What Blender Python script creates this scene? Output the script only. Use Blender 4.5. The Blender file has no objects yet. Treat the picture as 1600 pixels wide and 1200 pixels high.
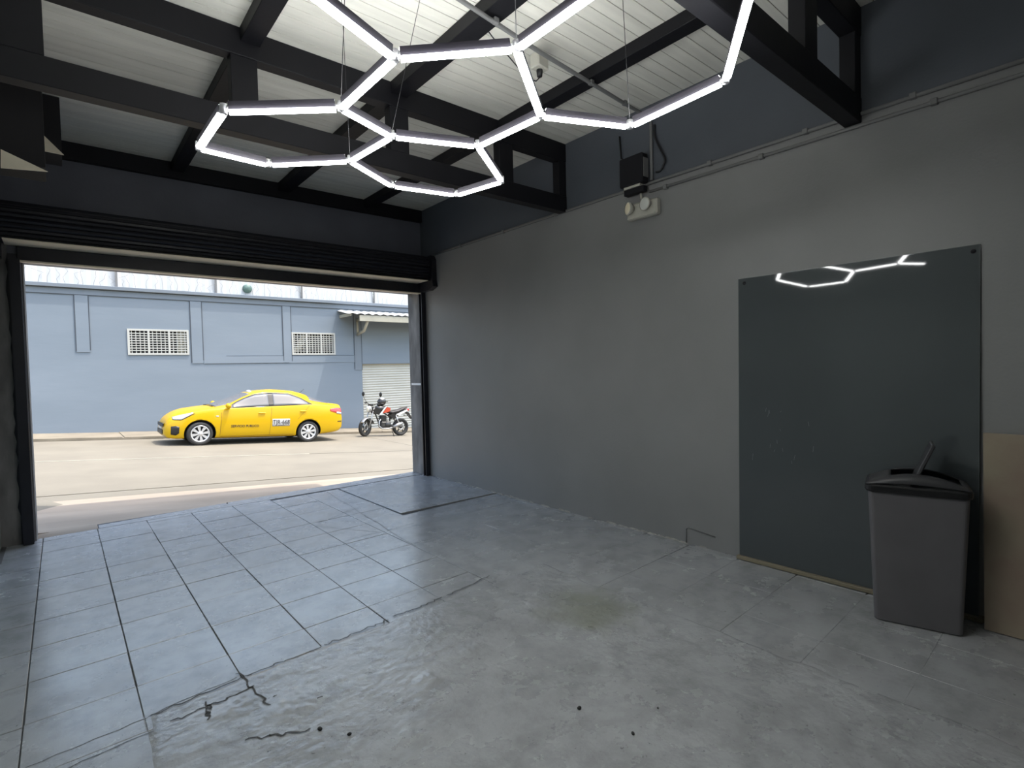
import bpy, math, random
from mathutils import Matrix, Vector
random.seed(7)
PI = math.pi
scene = bpy.context.scene
COL = scene.collection

# ------------------------------------------------------------------ camera, light, exposure
CAM_R = Matrix(((0.76337, -0.64551, -0.02406), (0.03813, 0.00785, 0.99924), (0.64483, 0.76371, -0.0306)))
cam_d = bpy.data.cameras.new('camera'); cam = bpy.data.objects.new('camera', cam_d); COL.objects.link(cam)
r_, u_, f_ = CAM_R[0], CAM_R[1], CAM_R[2]
cam.matrix_world = Matrix(((r_[0], u_[0], -f_[0], 0.0), (r_[1], u_[1], -f_[1], 0.0), (r_[2], u_[2], -f_[2], 1.5), (0, 0, 0, 1)))
cam_d.sensor_width = 36.0; cam_d.lens = 835.0 * 36 / 1600; cam_d.clip_start = 0.05; cam_d.clip_end = 300
scene.camera = cam

world = bpy.data.worlds.new('sky'); scene.world = world; world.use_nodes = True
wn = world.node_tree.nodes; wl = world.node_tree.links
sky = wn.new('ShaderNodeTexSky'); sky.sky_type = 'NISHITA'; sky.sun_disc = False
sky.sun_elevation = math.radians(70); sky.sun_rotation = math.radians(127); sky.air_density = 1.6; sky.dust_density = 4.0
wl.new(sky.outputs[0], wn['Background'].inputs[0]); wn['Background'].inputs[1].default_value = 0.56

sun_d = bpy.data.lights.new('sun', 'SUN'); sun = bpy.data.objects.new('sun', sun_d); COL.objects.link(sun)
sun_d.energy = 4.4; sun_d.angle = math.radians(0.6); sun_d.color = (1.0, 0.96, 0.88)
sun.rotation_euler = Vector((-0.29, 0.21, -1.0)).to_track_quat('-Z', 'Y').to_euler(); sun.location = (6, 4, 14)

LAMP_STRENGTH = 41.0
vs = scene.view_settings
vs.view_transform = 'Standard'; vs.look = 'None'; vs.gamma = 1.0; vs.exposure = 0.0; vs.use_curve_mapping = False

# ------------------------------------------------------------------ materials
MATS = {}
def mat(name, col, rough=0.6, metal=0.0, var=0.0, scale=4.0, col2=None, bump=0.0, bscale=40.0, spec=0.5,
        emit=None, estr=0.0, coat=0.0, stretch=(1, 1, 1), rvar=0.0, trans=0.0, ior=1.45):
    if name in MATS: return MATS[name]
    m = bpy.data.materials.new(name); m.use_nodes = True; MATS[name] = m
    n = m.node_tree.nodes; l = m.node_tree.links; b = n['Principled BSDF']
    b.inputs['Base Color'].default_value = (*col, 1); b.inputs['Roughness'].default_value = rough
    b.inputs['Metallic'].default_value = metal; b.inputs['Specular IOR Level'].default_value = spec
    b.inputs['Coat Weight'].default_value = coat; b.inputs['Coat Roughness'].default_value = 0.06
    b.inputs['Transmission Weight'].default_value = trans; b.inputs['IOR'].default_value = ior
    geo = n.new('ShaderNodeNewGeometry'); mp = n.new('ShaderNodeMapping'); mp.inputs['Scale'].default_value = stretch
    l.new(geo.outputs['Position'], mp.inputs['Vector'])
    if var > 0:
        t = n.new('ShaderNodeTexNoise'); t.inputs['Scale'].default_value = scale; t.inputs['Detail'].default_value = 6
        l.new(mp.outputs[0], t.inputs['Vector'])
        rp = n.new('ShaderNodeValToRGB'); rp.color_ramp.elements[0].position = 0.32; rp.color_ramp.elements[1].position = 0.7
        c2 = col2 if col2 else tuple(c * (1 - var) for c in col)
        rp.color_ramp.elements[0].color = (*c2, 1); rp.color_ramp.elements[1].color = (*col, 1)
        l.new(t.outputs['Fac'], rp.inputs[0]); l.new(rp.outputs[0], b.inputs['Base Color'])
        if rvar > 0:
            mr = n.new('ShaderNodeMapRange'); mr.inputs['To Min'].default_value = rough + rvar; mr.inputs['To Max'].default_value = max(0.03, rough - rvar)
            l.new(t.outputs['Fac'], mr.inputs[0]); l.new(mr.outputs[0], b.inputs['Roughness'])
    if bump > 0:
        t2 = n.new('ShaderNodeTexNoise'); t2.inputs['Scale'].default_value = bscale; t2.inputs['Detail'].default_value = 5
        l.new(mp.outputs[0], t2.inputs['Vector'])
        bp = n.new('ShaderNodeBump'); bp.inputs['Strength'].default_value = bump; bp.inputs['Distance'].default_value = 0.01
        l.new(t2.outputs['Fac'], bp.inputs['Height']); l.new(bp.outputs[0], b.inputs['Normal'])
    if emit:
        b.inputs['Emission Color'].default_value = (*emit, 1); b.inputs['Emission Strength'].default_value = estr
    return m

def floor_paint(name, rough_zone):
    m = bpy.data.materials.new(name); m.use_nodes = True; n = m.node_tree.nodes; l = m.node_tree.links; b = n['Principled BSDF']
    geo = n.new('ShaderNodeNewGeometry')
    def noise(s, d=6, rg=0.55):
        t = n.new('ShaderNodeTexNoise'); t.inputs['Scale'].default_value = s; t.inputs['Detail'].default_value = d; t.inputs['Roughness'].default_value = rg
        l.new(geo.outputs['Position'], t.inputs['Vector']); return t.outputs['Fac']
    def ramp(src, p0, c0, p1, c1):
        r = n.new('ShaderNodeValToRGB'); e = r.color_ramp.elements; e[0].position = p0; e[1].position = p1; e[0].color = (*c0, 1); e[1].color = (*c1, 1)
        l.new(src, r.inputs[0]); return r.outputs[0]
    def mixc(kind, fac, a, c):
        x = n.new('ShaderNodeMix'); x.data_type = 'RGBA'; x.blend_type = kind
        if isinstance(fac, float): x.inputs[0].default_value = fac
        else: l.new(fac, x.inputs[0])
        l.new(a, x.inputs[6]) ; 
        if isinstance(c, tuple): x.inputs[7].default_value = (*c, 1)
        else: l.new(c, x.inputs[7])
        return x.outputs[2]
    base = ramp(noise(1.3), 0.3, (0.31, 0.318, 0.328), 0.7, (0.385, 0.397, 0.41))
    dirt = ramp(noise(5.5, 8, 0.7), 0.38, (0.45, 0.44, 0.43), 0.56, (1, 1, 1))
    c = mixc('MULTIPLY', 0.40, base, dirt)
    speck = ramp(noise(38.0, 4, 0.6), 0.27, (0.18, 0.18, 0.18), 0.34, (1, 1, 1))
    c = mixc('MULTIPLY', 0.75, c, speck)
    # greenish worn stain with its own outline on the floor
    d = n.new('ShaderNodeVectorMath'); d.operation = 'DISTANCE'; d.inputs[1].default_value = (2.45, 2.22, 0)
    nz = n.new('ShaderNodeTexNoise'); nz.inputs['Scale'].default_value = 5.0; nz.inputs['Detail'].default_value = 6
    l.new(geo.outputs['Position'], nz.inputs['Vector'])
    ad = n.new('ShaderNodeVectorMath'); ad.operation = 'MULTIPLY_ADD'; ad.inputs[1].default_value = (0.5, 0.5, 0); ad.inputs[2].default_value = (-0.25, -0.25, 0)
    l.new(nz.outputs['Color'], ad.inputs[0])
    sm = n.new('ShaderNodeVectorMath'); sm.operation = 'ADD'; l.new(geo.outputs['Position'], sm.inputs[0]); l.new(ad.outputs[0], sm.inputs[1])
    l.new(sm.outputs[0], d.inputs[0])
    st = ramp(d.outputs['Value'], 0.12, (0.65, 0.65, 0.65), 0.36, (0, 0, 0))
    c = mixc('MIX', st, c, (0.20, 0.21, 0.155))
    b.inputs['Specular IOR Level'].default_value = 0.75
    l.new(c, b.inputs['Base Color'])
    mr = n.new('ShaderNodeMapRange'); mr.inputs['From Min'].default_value = 0.3; mr.inputs['From Max'].default_value = 0.7
    mr.inputs['To Min'].default_value = (0.20 if rough_zone else 0.19); mr.inputs['To Max'].default_value = (0.34 if rough_zone else 0.32)
    l.new(noise(2.4, 7, 0.65), mr.inputs[0]); l.new(mr.outputs[0], b.inputs['Roughness'])
    bp = n.new('ShaderNodeBump'); bp.inputs['Distance'].default_value = 0.01
    bp.inputs['Strength'].default_value = 0.60 if rough_zone else 0.12
    l.new(noise(20 if rough_zone else 11, 4 if rough_zone else 9, 0.55 if rough_zone else 0.68), bp.inputs['Height']); l.new(bp.outputs[0], b.inputs['Normal'])
    return m

def wall_paint(name, col, col2, edge=None):
    """painted plaster, optional second colour above a painted line at height edge"""
    m = mat(name, col, 0.42, 0, 0.15, 1.2, None, 0.10, 55, 0.4)
    return m

M_wall = mat('grey_wall_paint', (0.25, 0.25, 0.252), 0.40, 0, 0.16, 0.9, None, 0.12, 60, 0.4, rvar=0.06)
M_wall_up = mat('blue_black_upper_wall', (0.105, 0.116, 0.136), 0.55, 0, 0.2, 1.1, None, 0.12, 60, 0.35)
M_wall_left = mat('pale_green_wall_paint', (0.38, 0.43, 0.40), 0.55, 0, 0.2, 1.5, None, 0.1, 50)
M_header = mat('dark_header_paint', (0.14, 0.145, 0.175), 0.5, 0, 0.25, 1.5, None, 0.15, 40, 0.4)
M_black = mat('black_steel_paint', (0.016, 0.016, 0.023), 0.38, 0, 0.3, 6, None, 0.05, 60, 0.5)
M_beam = mat('black_beam_paint', (0.009, 0.009, 0.012), 0.55, 0, 0.3, 3, None, 0.08, 30, 0.3)
M_ceil = mat('off_white_ceiling_board', (0.80, 0.79, 0.725), 0.5, 0, 0.16, 3, None, 0.05, 50, 0.4, stretch=(0.4, 5, 1))
M_gap2 = mat('matt_black_paint', (0.016, 0.015, 0.017), 0.85)
M_gap = mat('dark_gap', (0.05, 0.05, 0.045), 0.9)
M_floor_tile = floor_paint('painted_tile', False)
M_floor_rough = floor_paint('painted_rough_screed', True)
M_joint = mat('dark_joint_grout', (0.075, 0.075, 0.075), 0.9)
M_underside_light = mat('tan_painted_underside_light', (0.86, 0.78, 0.62), 0.5, 0, 0.15, 6)  # tan of daylight bounced onto undersides, put into the base colour
M_wood = mat('weathered_wood', (0.30, 0.26, 0.18), 0.7, 0, 0.4, 5, None, 0.2, 30, stretch=(1, 0.15, 1))
M_jamb = mat('weathered_jamb_concrete', (0.27, 0.26, 0.255), 0.8, 0, 0.55, 7, None, 0.4, 25, stretch=(1, 1, 0.35))
M_road = mat('pale_road_concrete', (0.192, 0.174, 0.137), 0.85, 0, 0.22, 1.1, (0.162, 0.146, 0.115), 0.25, 30)
M_walk = mat('sidewalk_concrete', (0.24, 0.21, 0.16), 0.9, 0, 0.3, 1.6, (0.165, 0.143, 0.108), 0.35, 18)
M_apron = mat('brown_apron_concrete', (0.36, 0.30, 0.235), 0.9, 0, 0.4, 1.4, (0.255, 0.212, 0.165), 0.4, 16, stretch=(0.4, 1.6, 1))
M_blue = mat('blue_grey_facade_paint', (0.190, 0.226, 0.268), 0.8, 0, 0.14, 0.8, (0.168, 0.203, 0.243), 0.25, 5, stretch=(0.5, 0.5, 2.0))
M_blue2 = mat('blue_grey_facade_trim', (0.172, 0.202, 0.238), 0.8, 0, 0.1, 1.5, None, 0.15, 8)
M_sheet = mat('white_roof_sheet', (0.50, 0.51, 0.52), 0.5, 0, 0.06, 3)
M_cream = mat('cream_steel', (0.38, 0.365, 0.30), 0.55, 0, 0.15, 3)
M_shutter2 = mat('pale_shutter', (0.46, 0.455, 0.41), 0.55, 0, 0.08, 2, None)
M_whitebar = mat('white_grille_paint', (0.43, 0.43, 0.405), 0.5)
M_darkin = mat('dark_window_interior', (0.02, 0.02, 0.022), 0.25)
M_grey_al = mat('grey_lamp_housing', (0.035, 0.032, 0.042), 0.5, 0.0)
M_diff = mat('lit_white_diffuser', (0.9, 0.9, 0.9), 0.5, emit=(0.985, 1.0, 0.985), estr=LAMP_STRENGTH)
M_uplight = mat('added_uplight_glow', (0.9, 0.9, 0.9), 0.5, emit=(0.985, 1.0, 0.985), estr=LAMP_STRENGTH * 1.55)  # added emitter on the tube tops that brightens the ceiling
M_clear = mat('clear_plastic', (0.75, 0.75, 0.78), 0.2, 0, trans=0.5)
M_conduit = mat('painted_conduit', (0.17, 0.17, 0.172), 0.5)
M_cable = mat('black_cable', (0.012, 0.012, 0.014), 0.5)
M_blackbox = mat('black_box_plastic', (0.010, 0.010, 0.013), 0.7, spec=0.3)
M_ivory = mat('ivory_plastic', (0.52, 0.51, 0.45), 0.45, 0, 0.1, 10)
M_lens = mat('ribbed_lamp_lens', (0.66, 0.68, 0.64), 0.15, 0.2)
M_lens_w = mat('warm_lamp_lens', (0.85, 0.78, 0.58), 0.2)
M_bin = mat('grey_bin_plastic', (0.125, 0.12, 0.127), 0.42, 0, 0.12, 6)
M_lid = mat('charcoal_lid_plastic', (0.05, 0.05, 0.054), 0.4)
M_lidblack = mat('black_lid_rim', (0.01, 0.01, 0.011), 0.35)
M_board = mat('worn_brown_board', (0.33, 0.295, 0.215), 0.75, 0, 0.5, 2.2, (0.24, 0.165, 0.135), 0.1, 40)
M_white = mat('white_paint', (0.8, 0.8, 0.8), 0.5)
M_pebble = mat('dark_pebble', (0.03, 0.03, 0.03), 0.9)
M_yellow = mat('taxi_yellow_paint', (0.54, 0.325, 0.001), 0.34, 0, coat=0.25, spec=0.3)
M_glass_car = mat('car_glass', (0.13, 0.13, 0.135), 0.05, 0, spec=0.6, coat=0.15)
M_trim = mat('car_black_trim', (0.015, 0.015, 0.016), 0.4)
M_tire = mat('tyre_rubber', (0.03, 0.029, 0.028), 0.75)
M_rim = mat('silver_wheel_cover', (0.62, 0.62, 0.63), 0.35, 0.6)
M_chrome = mat('bright_chrome', (0.75, 0.75, 0.76), 0.15, 0.9)
M_hl = mat('headlamp_lens', (0.66, 0.68, 0.70), 0.1, 0.3, coat=1.0)
M_red = mat('red_tail_lens', (0.62, 0.02, 0.03), 0.15, coat=1.0)
M_seam = mat('door_seam', (0.20, 0.11, 0.01), 0.6)
M_text = mat('dark_lettering', (0.03, 0.022, 0.02), 0.6)
M_plate = mat('white_number_panel', (0.46, 0.46, 0.46), 0.4)
M_bike_black = mat('bike_black_paint', (0.014, 0.014, 0.015), 0.3, coat=0.5)
M_bike_red = mat('bike_red_paint', (0.45, 0.06, 0.03), 0.3, coat=0.5)
M_bike_white = mat('bike_white_paint', (0.75, 0.73, 0.70), 0.3, coat=0.5)
M_engine = mat('engine_metal', (0.06, 0.06, 0.06), 0.4, 0.6)
M_silver = mat('silver_fork_metal', (0.36, 0.36, 0.36), 0.35, 0.7)
M_seat = mat('black_seat_vinyl', (0.03, 0.027, 0.027), 0.55)
M_visor = mat('dark_visor', (0.02, 0.02, 0.022), 0.05, coat=1.0)
M_emblem = mat('green_grey_disc', (0.12, 0.20, 0.18), 0.5, 0, 0.4, 20)

# dark tinted glass sheet (scratches are wear)
M_gsheet = mat('dark_tinted_glass', (0.072, 0.083, 0.088), 0.035, 0, 0.15, 1.0, spec=0.62)
M_gedge = mat('pale_glass_edge', (0.10, 0.115, 0.115), 0.2)
M_scratch = mat('pale_scratch', (0.16, 0.175, 0.18), 0.6)

# ------------------------------------------------------------------ mesh helpers
class MB:
    def __init__(s): s.v = []; s.f = []; s.sm = []
    def add(s, vs_, fs, smooth=False):
        o = len(s.v); s.v += [tuple(p) for p in vs_]; s.f += [tuple(i + o for i in f) for f in fs]; s.sm += [smooth] * len(fs); return s
    def box(s, x0, x1, y0, y1, z0, z1, mtx=None, ch=0.0):
        if ch > 0:
            vv = []; ff = []
            # chamfered box from three slabs of a rounded hull: 24 verts
            xs = ((x0, x0 + ch), (x1, x1 - ch)); ys = ((y0, y0 + ch), (y1, y1 - ch)); zs = ((z0, z0 + ch), (z1, z1 - ch))
            idx = {}
            for i in (0, 1):
                for j in (0, 1):
                    for k in (0, 1):
                        for a, p in enumerate(((xs[i][0], ys[j][1], zs[k][1]), (xs[i][1], ys[j][0], zs[k][1]), (xs[i][1], ys[j][1], zs[k][0]))):
                            idx[i, j, k, a] = len(vv); vv.append(p)
            g = lambda i, j, k, a: idx[i, j, k, a]
            for i in (0, 1): q = [g(i, 0, 0, 0), g(i, 1, 0, 0), g(i, 1, 1, 0), g(i, 0, 1, 0)]; ff.append(q if i else q[::-1])
            for j in (0, 1): q = [g(0, j, 0, 1), g(0, j, 1, 1), g(1, j, 1, 1), g(1, j, 0, 1)]; ff.append(q if j else q[::-1])
            for k in (0, 1): q = [g(0, 0, k, 2), g(1, 0, k, 2), g(1, 1, k, 2), g(0, 1, k, 2)]; ff.append(q if k else q[::-1])
            for i in (0, 1):
                for j in (0, 1): q = [g(i, j, 0, 0), g(i, j, 1, 0), g(i, j, 1, 1), g(i, j, 0, 1)]; ff.append(q if i == j else q[::-1])
                for k in (0, 1): q = [g(i, 0, k, 0), g(i, 0, k, 2), g(i, 1, k, 2), g(i, 1, k, 0)]; ff.append(q if i == k else q[::-1])
            for j in (0, 1):
                for k in (0, 1): q = [g(0, j, k, 1), g(0, j, k, 2), g(1, j, k, 2), g(1, j, k, 1)]; ff.append(q if j != k else q[::-1])
            for i in (0, 1):
                for j in (0, 1):
                    for k in (0, 1):
                        q = [g(i, j, k, 0), g(i, j, k, 1), g(i, j, k, 2)]; ff.append(q if (i + j + k) % 2 else q[::-1])
        else:
            vv = [(x0, y0, z0), (x1, y0, z0), (x1, y1, z0), (x0, y1, z0), (x0, y0, z1), (x1, y0, z1), (x1, y1, z1), (x0, y1, z1)]
            ff = [(0, 3, 2, 1), (4, 5, 6, 7), (0, 1, 5, 4), (1, 2, 6, 5), (2, 3, 7, 6), (3, 0, 4, 7)]
        if mtx is not None: vv = [mtx @ Vector(p) for p in vv]
        return s.add(vv, ff)
    def tube(s, pts, r, n=8, cap=True, rads=None, smooth=True):
        pts = [Vector(p) for p in pts]; rings = []; up = None
        for i, p in enumerate(pts):
            d = (pts[min(i + 1, len(pts) - 1)] - pts[max(i - 1, 0)]).normalized()
            if up is None: up = Vector((0, 0, 1)) if abs(d.z) < 0.9 else Vector((1, 0, 0))
            a = d.cross(up).normalized(); b = a.cross(d).normalized(); up = b
            rr = rads[i] if rads else r
            rings.append([p + a * (math.cos(2 * PI * k / n) * rr) + b * (math.sin(2 * PI * k / n) * rr) for k in range(n)])
        vv = [q for rg in rings for q in rg]; ff = []
        for i in range(len(pts) - 1):
            for k in range(n): ff.append((i * n + k, i * n + (k + 1) % n, (i + 1) * n + (k + 1) % n, (i + 1) * n + k))
        s.add(vv, ff, smooth)
        if cap:
            s.add(rings[0], [tuple(range(n))]); s.add(rings[-1], [tuple(range(n))[::-1]])
        return s
    def lathe(s, prof, n=24, mtx=None, smooth=True, closed=False):
        """prof: (radius, axial) revolved about local Y"""
        vv = []; ff = []; m = len(prof)
        for k in range(n):
            a = 2 * PI * k / n
            for (r, y) in prof: vv.append((r * math.cos(a), y, r * math.sin(a)))
        for k in range(n):
            for i in range(m - 1 if not closed else m):
                i2 = (i + 1) % m
                ff.append((k * m + i, k * m + i2, ((k + 1) % n) * m + i2, ((k + 1) % n) * m + i))
        if mtx is not None: vv = [mtx @ Vector(p) for p in vv]
        return s.add(vv, ff, smooth)
    def prism(s, poly, y0, y1, mtx=None):
        """poly of (x, z) extruded along y"""
        n = len(poly); vv = [(x, y0, z) for x, z in poly] + [(x, y1, z) for x, z in poly]
        ff = [tuple(range(n)), tuple(range(2 * n - 1, n - 1, -1))] + [(i, i + n, (i + 1) % n + n, (i + 1) % n) for i in range(n)]
        if mtx is not None: vv = [mtx @ Vector(p) for p in vv]
        return s.add(vv, ff)
    def ball(s, c, rx, ry, rz, n=12, m=8, mtx=None):
        vv = []; ff = []
        for i in range(m + 1):
            t = PI * i / m
            for k in range(n):
                a = 2 * PI * k / n
                vv.append((c[0] + rx * math.sin(t) * math.cos(a), c[1] + ry * math.sin(t) * math.sin(a), c[2] + rz * math.cos(t)))
        for i in range(m):
            for k in range(n): ff.append((i * n + k, (i + 1) * n + k, (i + 1) * n + (k + 1) % n, i * n + (k + 1) % n))
        if mtx is not None: vv = [mtx @ Vector(p) for p in vv]
        return s.add(vv, ff, True)
    def mesh(s, name, m):
        me = bpy.data.meshes.new(name); me.from_pydata(s.v, [], s.f); me.update()
        me.polygons.foreach_set('use_smooth', s.sm)
        if m: me.materials.append(m)
        return me
    def build(s, name, m, parent=None, label=None):
        import bmesh
        me = s.mesh(name, m)
        bm = bmesh.new(); bm.from_mesh(me); bmesh.ops.remove_doubles(bm, verts=bm.verts, dist=1e-6)
        bmesh.ops.recalc_face_normals(bm, faces=bm.faces); bm.to_mesh(me); bm.free()
        return link(name, me, parent, label)

def link(name, me, parent=None, label=None):
    o = bpy.data.objects.new(name, me); COL.objects.link(o)
    if parent:
        o.parent = parent
        if parent.get('world_parts'):
            o.matrix_parent_inverse = Matrix.Translation(-parent.location); 
    if label: o['label'] = label
    return o
def tag(o, label, cat, group=None):
    o['label'] = label; o['category'] = cat
    if group: o['group'] = group
    return o
def thing(name, label, cat, loc, rot=(0, 0, 0), group=None, world_parts=False):
    o = bpy.data.objects.new(name, None); COL.objects.link(o); o.location = loc; o.rotation_euler = rot; o.empty_display_size = 0.1
    tag(o, label, cat, group)
    if world_parts: o['world_parts'] = True      # parts are given in world coordinates
    return o
def struct(o, label=None, cat=None):
    o['kind'] = 'structure'
    if label: o['label'] = label
    if cat: o['category'] = cat
    return o
def holes_wall(mb, x0, x1, z0, z1, y0, y1, holes):
    xs = sorted({x0, x1, *[h[0] for h in holes], *[h[1] for h in holes]}); zs = sorted({z0, z1, *[h[2] for h in holes], *[h[3] for h in holes]})
    for i in range(len(xs) - 1):
        for j in range(len(zs) - 1):
            cx = (xs[i] + xs[i + 1]) / 2; cz = (zs[j] + zs[j + 1]) / 2
            if any(h[0] < cx < h[1] and h[2] < cz < h[3] for h in holes): continue
            mb.box(xs[i], xs[i + 1], y0, y1, zs[j], zs[j + 1])
    return mb
def interp(tab, x):
    if x <= tab[0][0]: return tab[0][1]
    for (a, fa), (b, fb) in zip(tab, tab[1:]):
        if x <= b: return fa + (fb - fa) * (x - a) / (b - a)
    return tab[-1][1]
def pchip(tab, x):
    n = len(tab); X = [t[0] for t in tab]; Y = [t[1] for t in tab]
    if x <= X[0]: return Y[0]
    if x >= X[-1]: return Y[-1]
    h = [X[i + 1] - X[i] for i in range(n - 1)]; d = [(Y[i + 1] - Y[i]) / h[i] for i in range(n - 1)]
    def m(i):
        if i == 0: return d[0]
        if i == n - 1: return d[-1]
        if d[i - 1] * d[i] <= 0: return 0.0
        w1 = 2 * h[i] + h[i - 1]; w2 = h[i] + 2 * h[i - 1]
        return (w1 + w2) / (w1 / d[i - 1] + w2 / d[i])
    i = max(k for k in range(n - 1) if X[k] <= x); t = (x - X[i]) / h[i]
    return (2 * t**3 - 3 * t**2 + 1) * Y[i] + (t**3 - 2 * t**2 + t) * h[i] * m(i) + (-2 * t**3 + 3 * t**2) * Y[i + 1] + (t**3 - t**2) * h[i] * m(i + 1)

# ------------------------------------------------------------------ room shell
XL, XR, YB_, YD, ZC = -0.46, 3.947, -3.2, 6.6, 3.72
DX0, DX1, DZ = -0.235, 3.93, 2.60          # door opening
YO = 6.95                                   # outer face of the front wall

fl = struct(MB().box(XL - .1, XR + .1, YB_ - .1, YO - .02, -0.35, -0.007).build('floor', M_joint), 'grey painted tile floor inside the garage', 'floor')

# tiles: 0.405 m wide columns, rows skewed a little against the walls
TX, TY, SK = 0.405, 0.428, 0.037
def tile_mesh(gap):
    g = gap / 2; c = 0.0022 if gap > .002 else 0.0006; t = MB()
    def pt(x, y, z): return (x, y + SK * x, z)
    lo = [pt(g, g, -.02), pt(TX - g, g, -.02), pt(TX - g, TY - g, -.02), pt(g, TY - g, -.02)]
    mid = [(a[0], a[1], -c) for a in lo]
    hi = [pt(g + c, g + c, 0), pt(TX - g - c, g + c, 0), pt(TX - g - c, TY - g - c, 0), pt(g + c, TY - g - c, 0)]
    f = [(8, 9, 10, 11)]
    for a in (0, 4):
        for k in range(4): f.append((a + k, a + (k + 1) % 4, a + 4 + (k + 1) % 4, a + 4 + k))
    t.add(lo + mid + hi, f); return t.mesh('tile', M_floor_tile)
tile_open, tile_fine, tile_tight = tile_mesh(0.0055), tile_mesh(0.003), tile_mesh(0.0008)
def clipped_tile(x0, y0, x1, y1, nm='tile', m=None):
    t = MB(); c = 0.0025; t.box(x0, x1, y0, y1, -.02, 0, ch=c); o = t.build(nm, m or M_floor_tile, fl); return o
SX0, SX1, SY1 = 0.26, 2.66, 2.80           # rough screed patch
rnd = random.Random(3)
for i in range(-1, 11):
    for j in range(-13, 10):
        x = -0.18 + TX * i; y = 3.125 + TY * j + SK * (x + .18)
        if i == -1: x_in = XL
        if x + TX < XL + .02 or x > XR - .02: continue
        if y > 6.62 or y < -2.4: continue
        if x + TX / 2 > 2.66 and y + TY / 2 > 4.98: continue          # hatch slab there
        if SX0 - .1 < x + TX / 2 < SX1 and y + TY / 2 < SY1 - 0.1: continue   # under the screed
        if y + TY > 6.70 or x + TX > XR - 0.002 or x < XL:
            x0, x1, y0, y1 = max(x, XL) + .003, min(x + TX, XR) - .003, y + .003, min(y + TY, 6.70) - .003
            if x1 - x0 > .03 and y1 - y0 > .03: clipped_tile(x0, y0, x1, y1)
            continue
        strong = x < 2.1 and y > 2.6
        me = tile_open if (strong and rnd.random() < 0.75) else (tile_fine if strong or rnd.random() < 0.08 else tile_tight)
        o = link('tile', me, fl); o.location = (x, y, rnd.uniform(-0.0012, 0.0006))
# screed patch: overpainted rough area with lumps
def screed():
    from mathutils import noise
    nx, ny = 260, 360; x0, x1, y0, y1 = SX0 - .06, SX1 + .12, YB_ + .7, SY1 + .06
    vv = []; ff = []
    lumps = [(1.30, 2.17, .07, .010), (1.63, 2.22, .09, .008), (1.55, 1.78, .06, .008), (2.25, 2.35, .2, .006), (.75, 2.45, .14, .009), (.55, 2.6, .1, .008), (1.9, 1.5, .1, .006), (1.1, 1.9, .12, .005)]
    for j in range(ny + 1):
        for i in range(nx + 1):
            x = x0 + (x1 - x0) * i / nx; y = y0 + (y1 - y0) * (j / ny)
            e = min(x - x0, x1 - x, y1 - y) + 0.05 * noise.noise((x * 5, y * 5, 1))
            k = max(0, min(1, e / 0.05))
            h = .0035 + .0025 * noise.noise((x * 3, y * 3, 0)) + (.0010 + .0022 * max(0, noise.noise((x * 1.7, y * 1.7, 9)) + .25)) * noise.noise((x * 13, y * 13, 4)) + .0012 * noise.noise((x * 30, y * 30, 7))
            for (a, b, r, hh) in lumps:
                d = math.hypot(x - a, y - b) / r
                if d < 1: h += hh * (1 - d * d) * (0.35 + abs(noise.noise((x * 26, y * 26, 2))) * 1.6)
            vv.append((x, y + SK * (x + .18), -0.0085 + k * (.0085 + max(h, -.004))))
    for j in range(ny):
        for i in range(nx): a = j * (nx + 1) + i; ff.append((a, a + 1, a + nx + 2, a + nx + 1))
    return MB().add(vv, ff, True).build('screed_patch', M_floor_rough, fl, 'rough overpainted screed with lumps')
screed()
# hatch slab by the right jamb
hs = MB(); hs.box(2.675, XR - .003, 5.02, 6.66, -.02, 0.004, ch=.003); hs.build('slab', M_floor_tile, fl)
# threshold strip out to the street edge
th = MB(); th.prism([(0.24, 6.715), (DX1 + .1, 6.715), (DX1 + .1, 6.97), (2.2, 6.97), (0.24, 6.86)], 0, 0.12, Matrix(((1, 0, 0, 0), (0, 0, 1, 0), (0, 1, 0, -.122), (0, 0, 0, 1))))
th.build('threshold', M_floor_tile, fl)
MB().box(-.23, .232, 6.705, 6.94, -.1, -.002, ch=.004).build('dirt_ramp', M_apron, fl, 'brown bare concrete beside the left jamb')
# painted crack lines (open cracks, recessed dark fissures)
def crack(pts, w=0.004, zz=0.0008):
    t = MB()
    for (a, b) in zip(pts, pts[1:]):
        d = Vector((b[0] - a[0], b[1] - a[1], 0)); nn = Vector((-d.y, d.x, 0)).normalized() * w
        A, B = Vector((a[0], a[1], zz)), Vector((b[0], b[1], zz))
        t.add([A - nn * .5, B - nn * rnd.uniform(.2, .7), B + nn * .5, A + nn * rnd.uniform(.2, .7)], [(0, 1, 2, 3)])
    return t
def wiggle(p, q, n=9, a=.012):
    return [(p[0] + (q[0] - p[0]) * k / n + rnd.uniform(-a, a), p[1] + (q[1] - p[1]) * k / n + rnd.uniform(-a, a)) for k in range(n + 1)]
for p, q in (((-.15, 2.78), (.23, 2.82)), ((.23, 2.82), (.62, 2.90)), ((-.1, 2.66), (.24, 2.70)), ((1.86, 4.56), (2.6, 4.60)), ((2.25, 3.98), (2.5, 6.6)), ((2.2, 4.6), (1.85, 5.2)), ((1.9, 5.3), (2.4, 5.55))):
    crack(wiggle(p, q)).build('crack', M_joint, fl)

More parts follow.
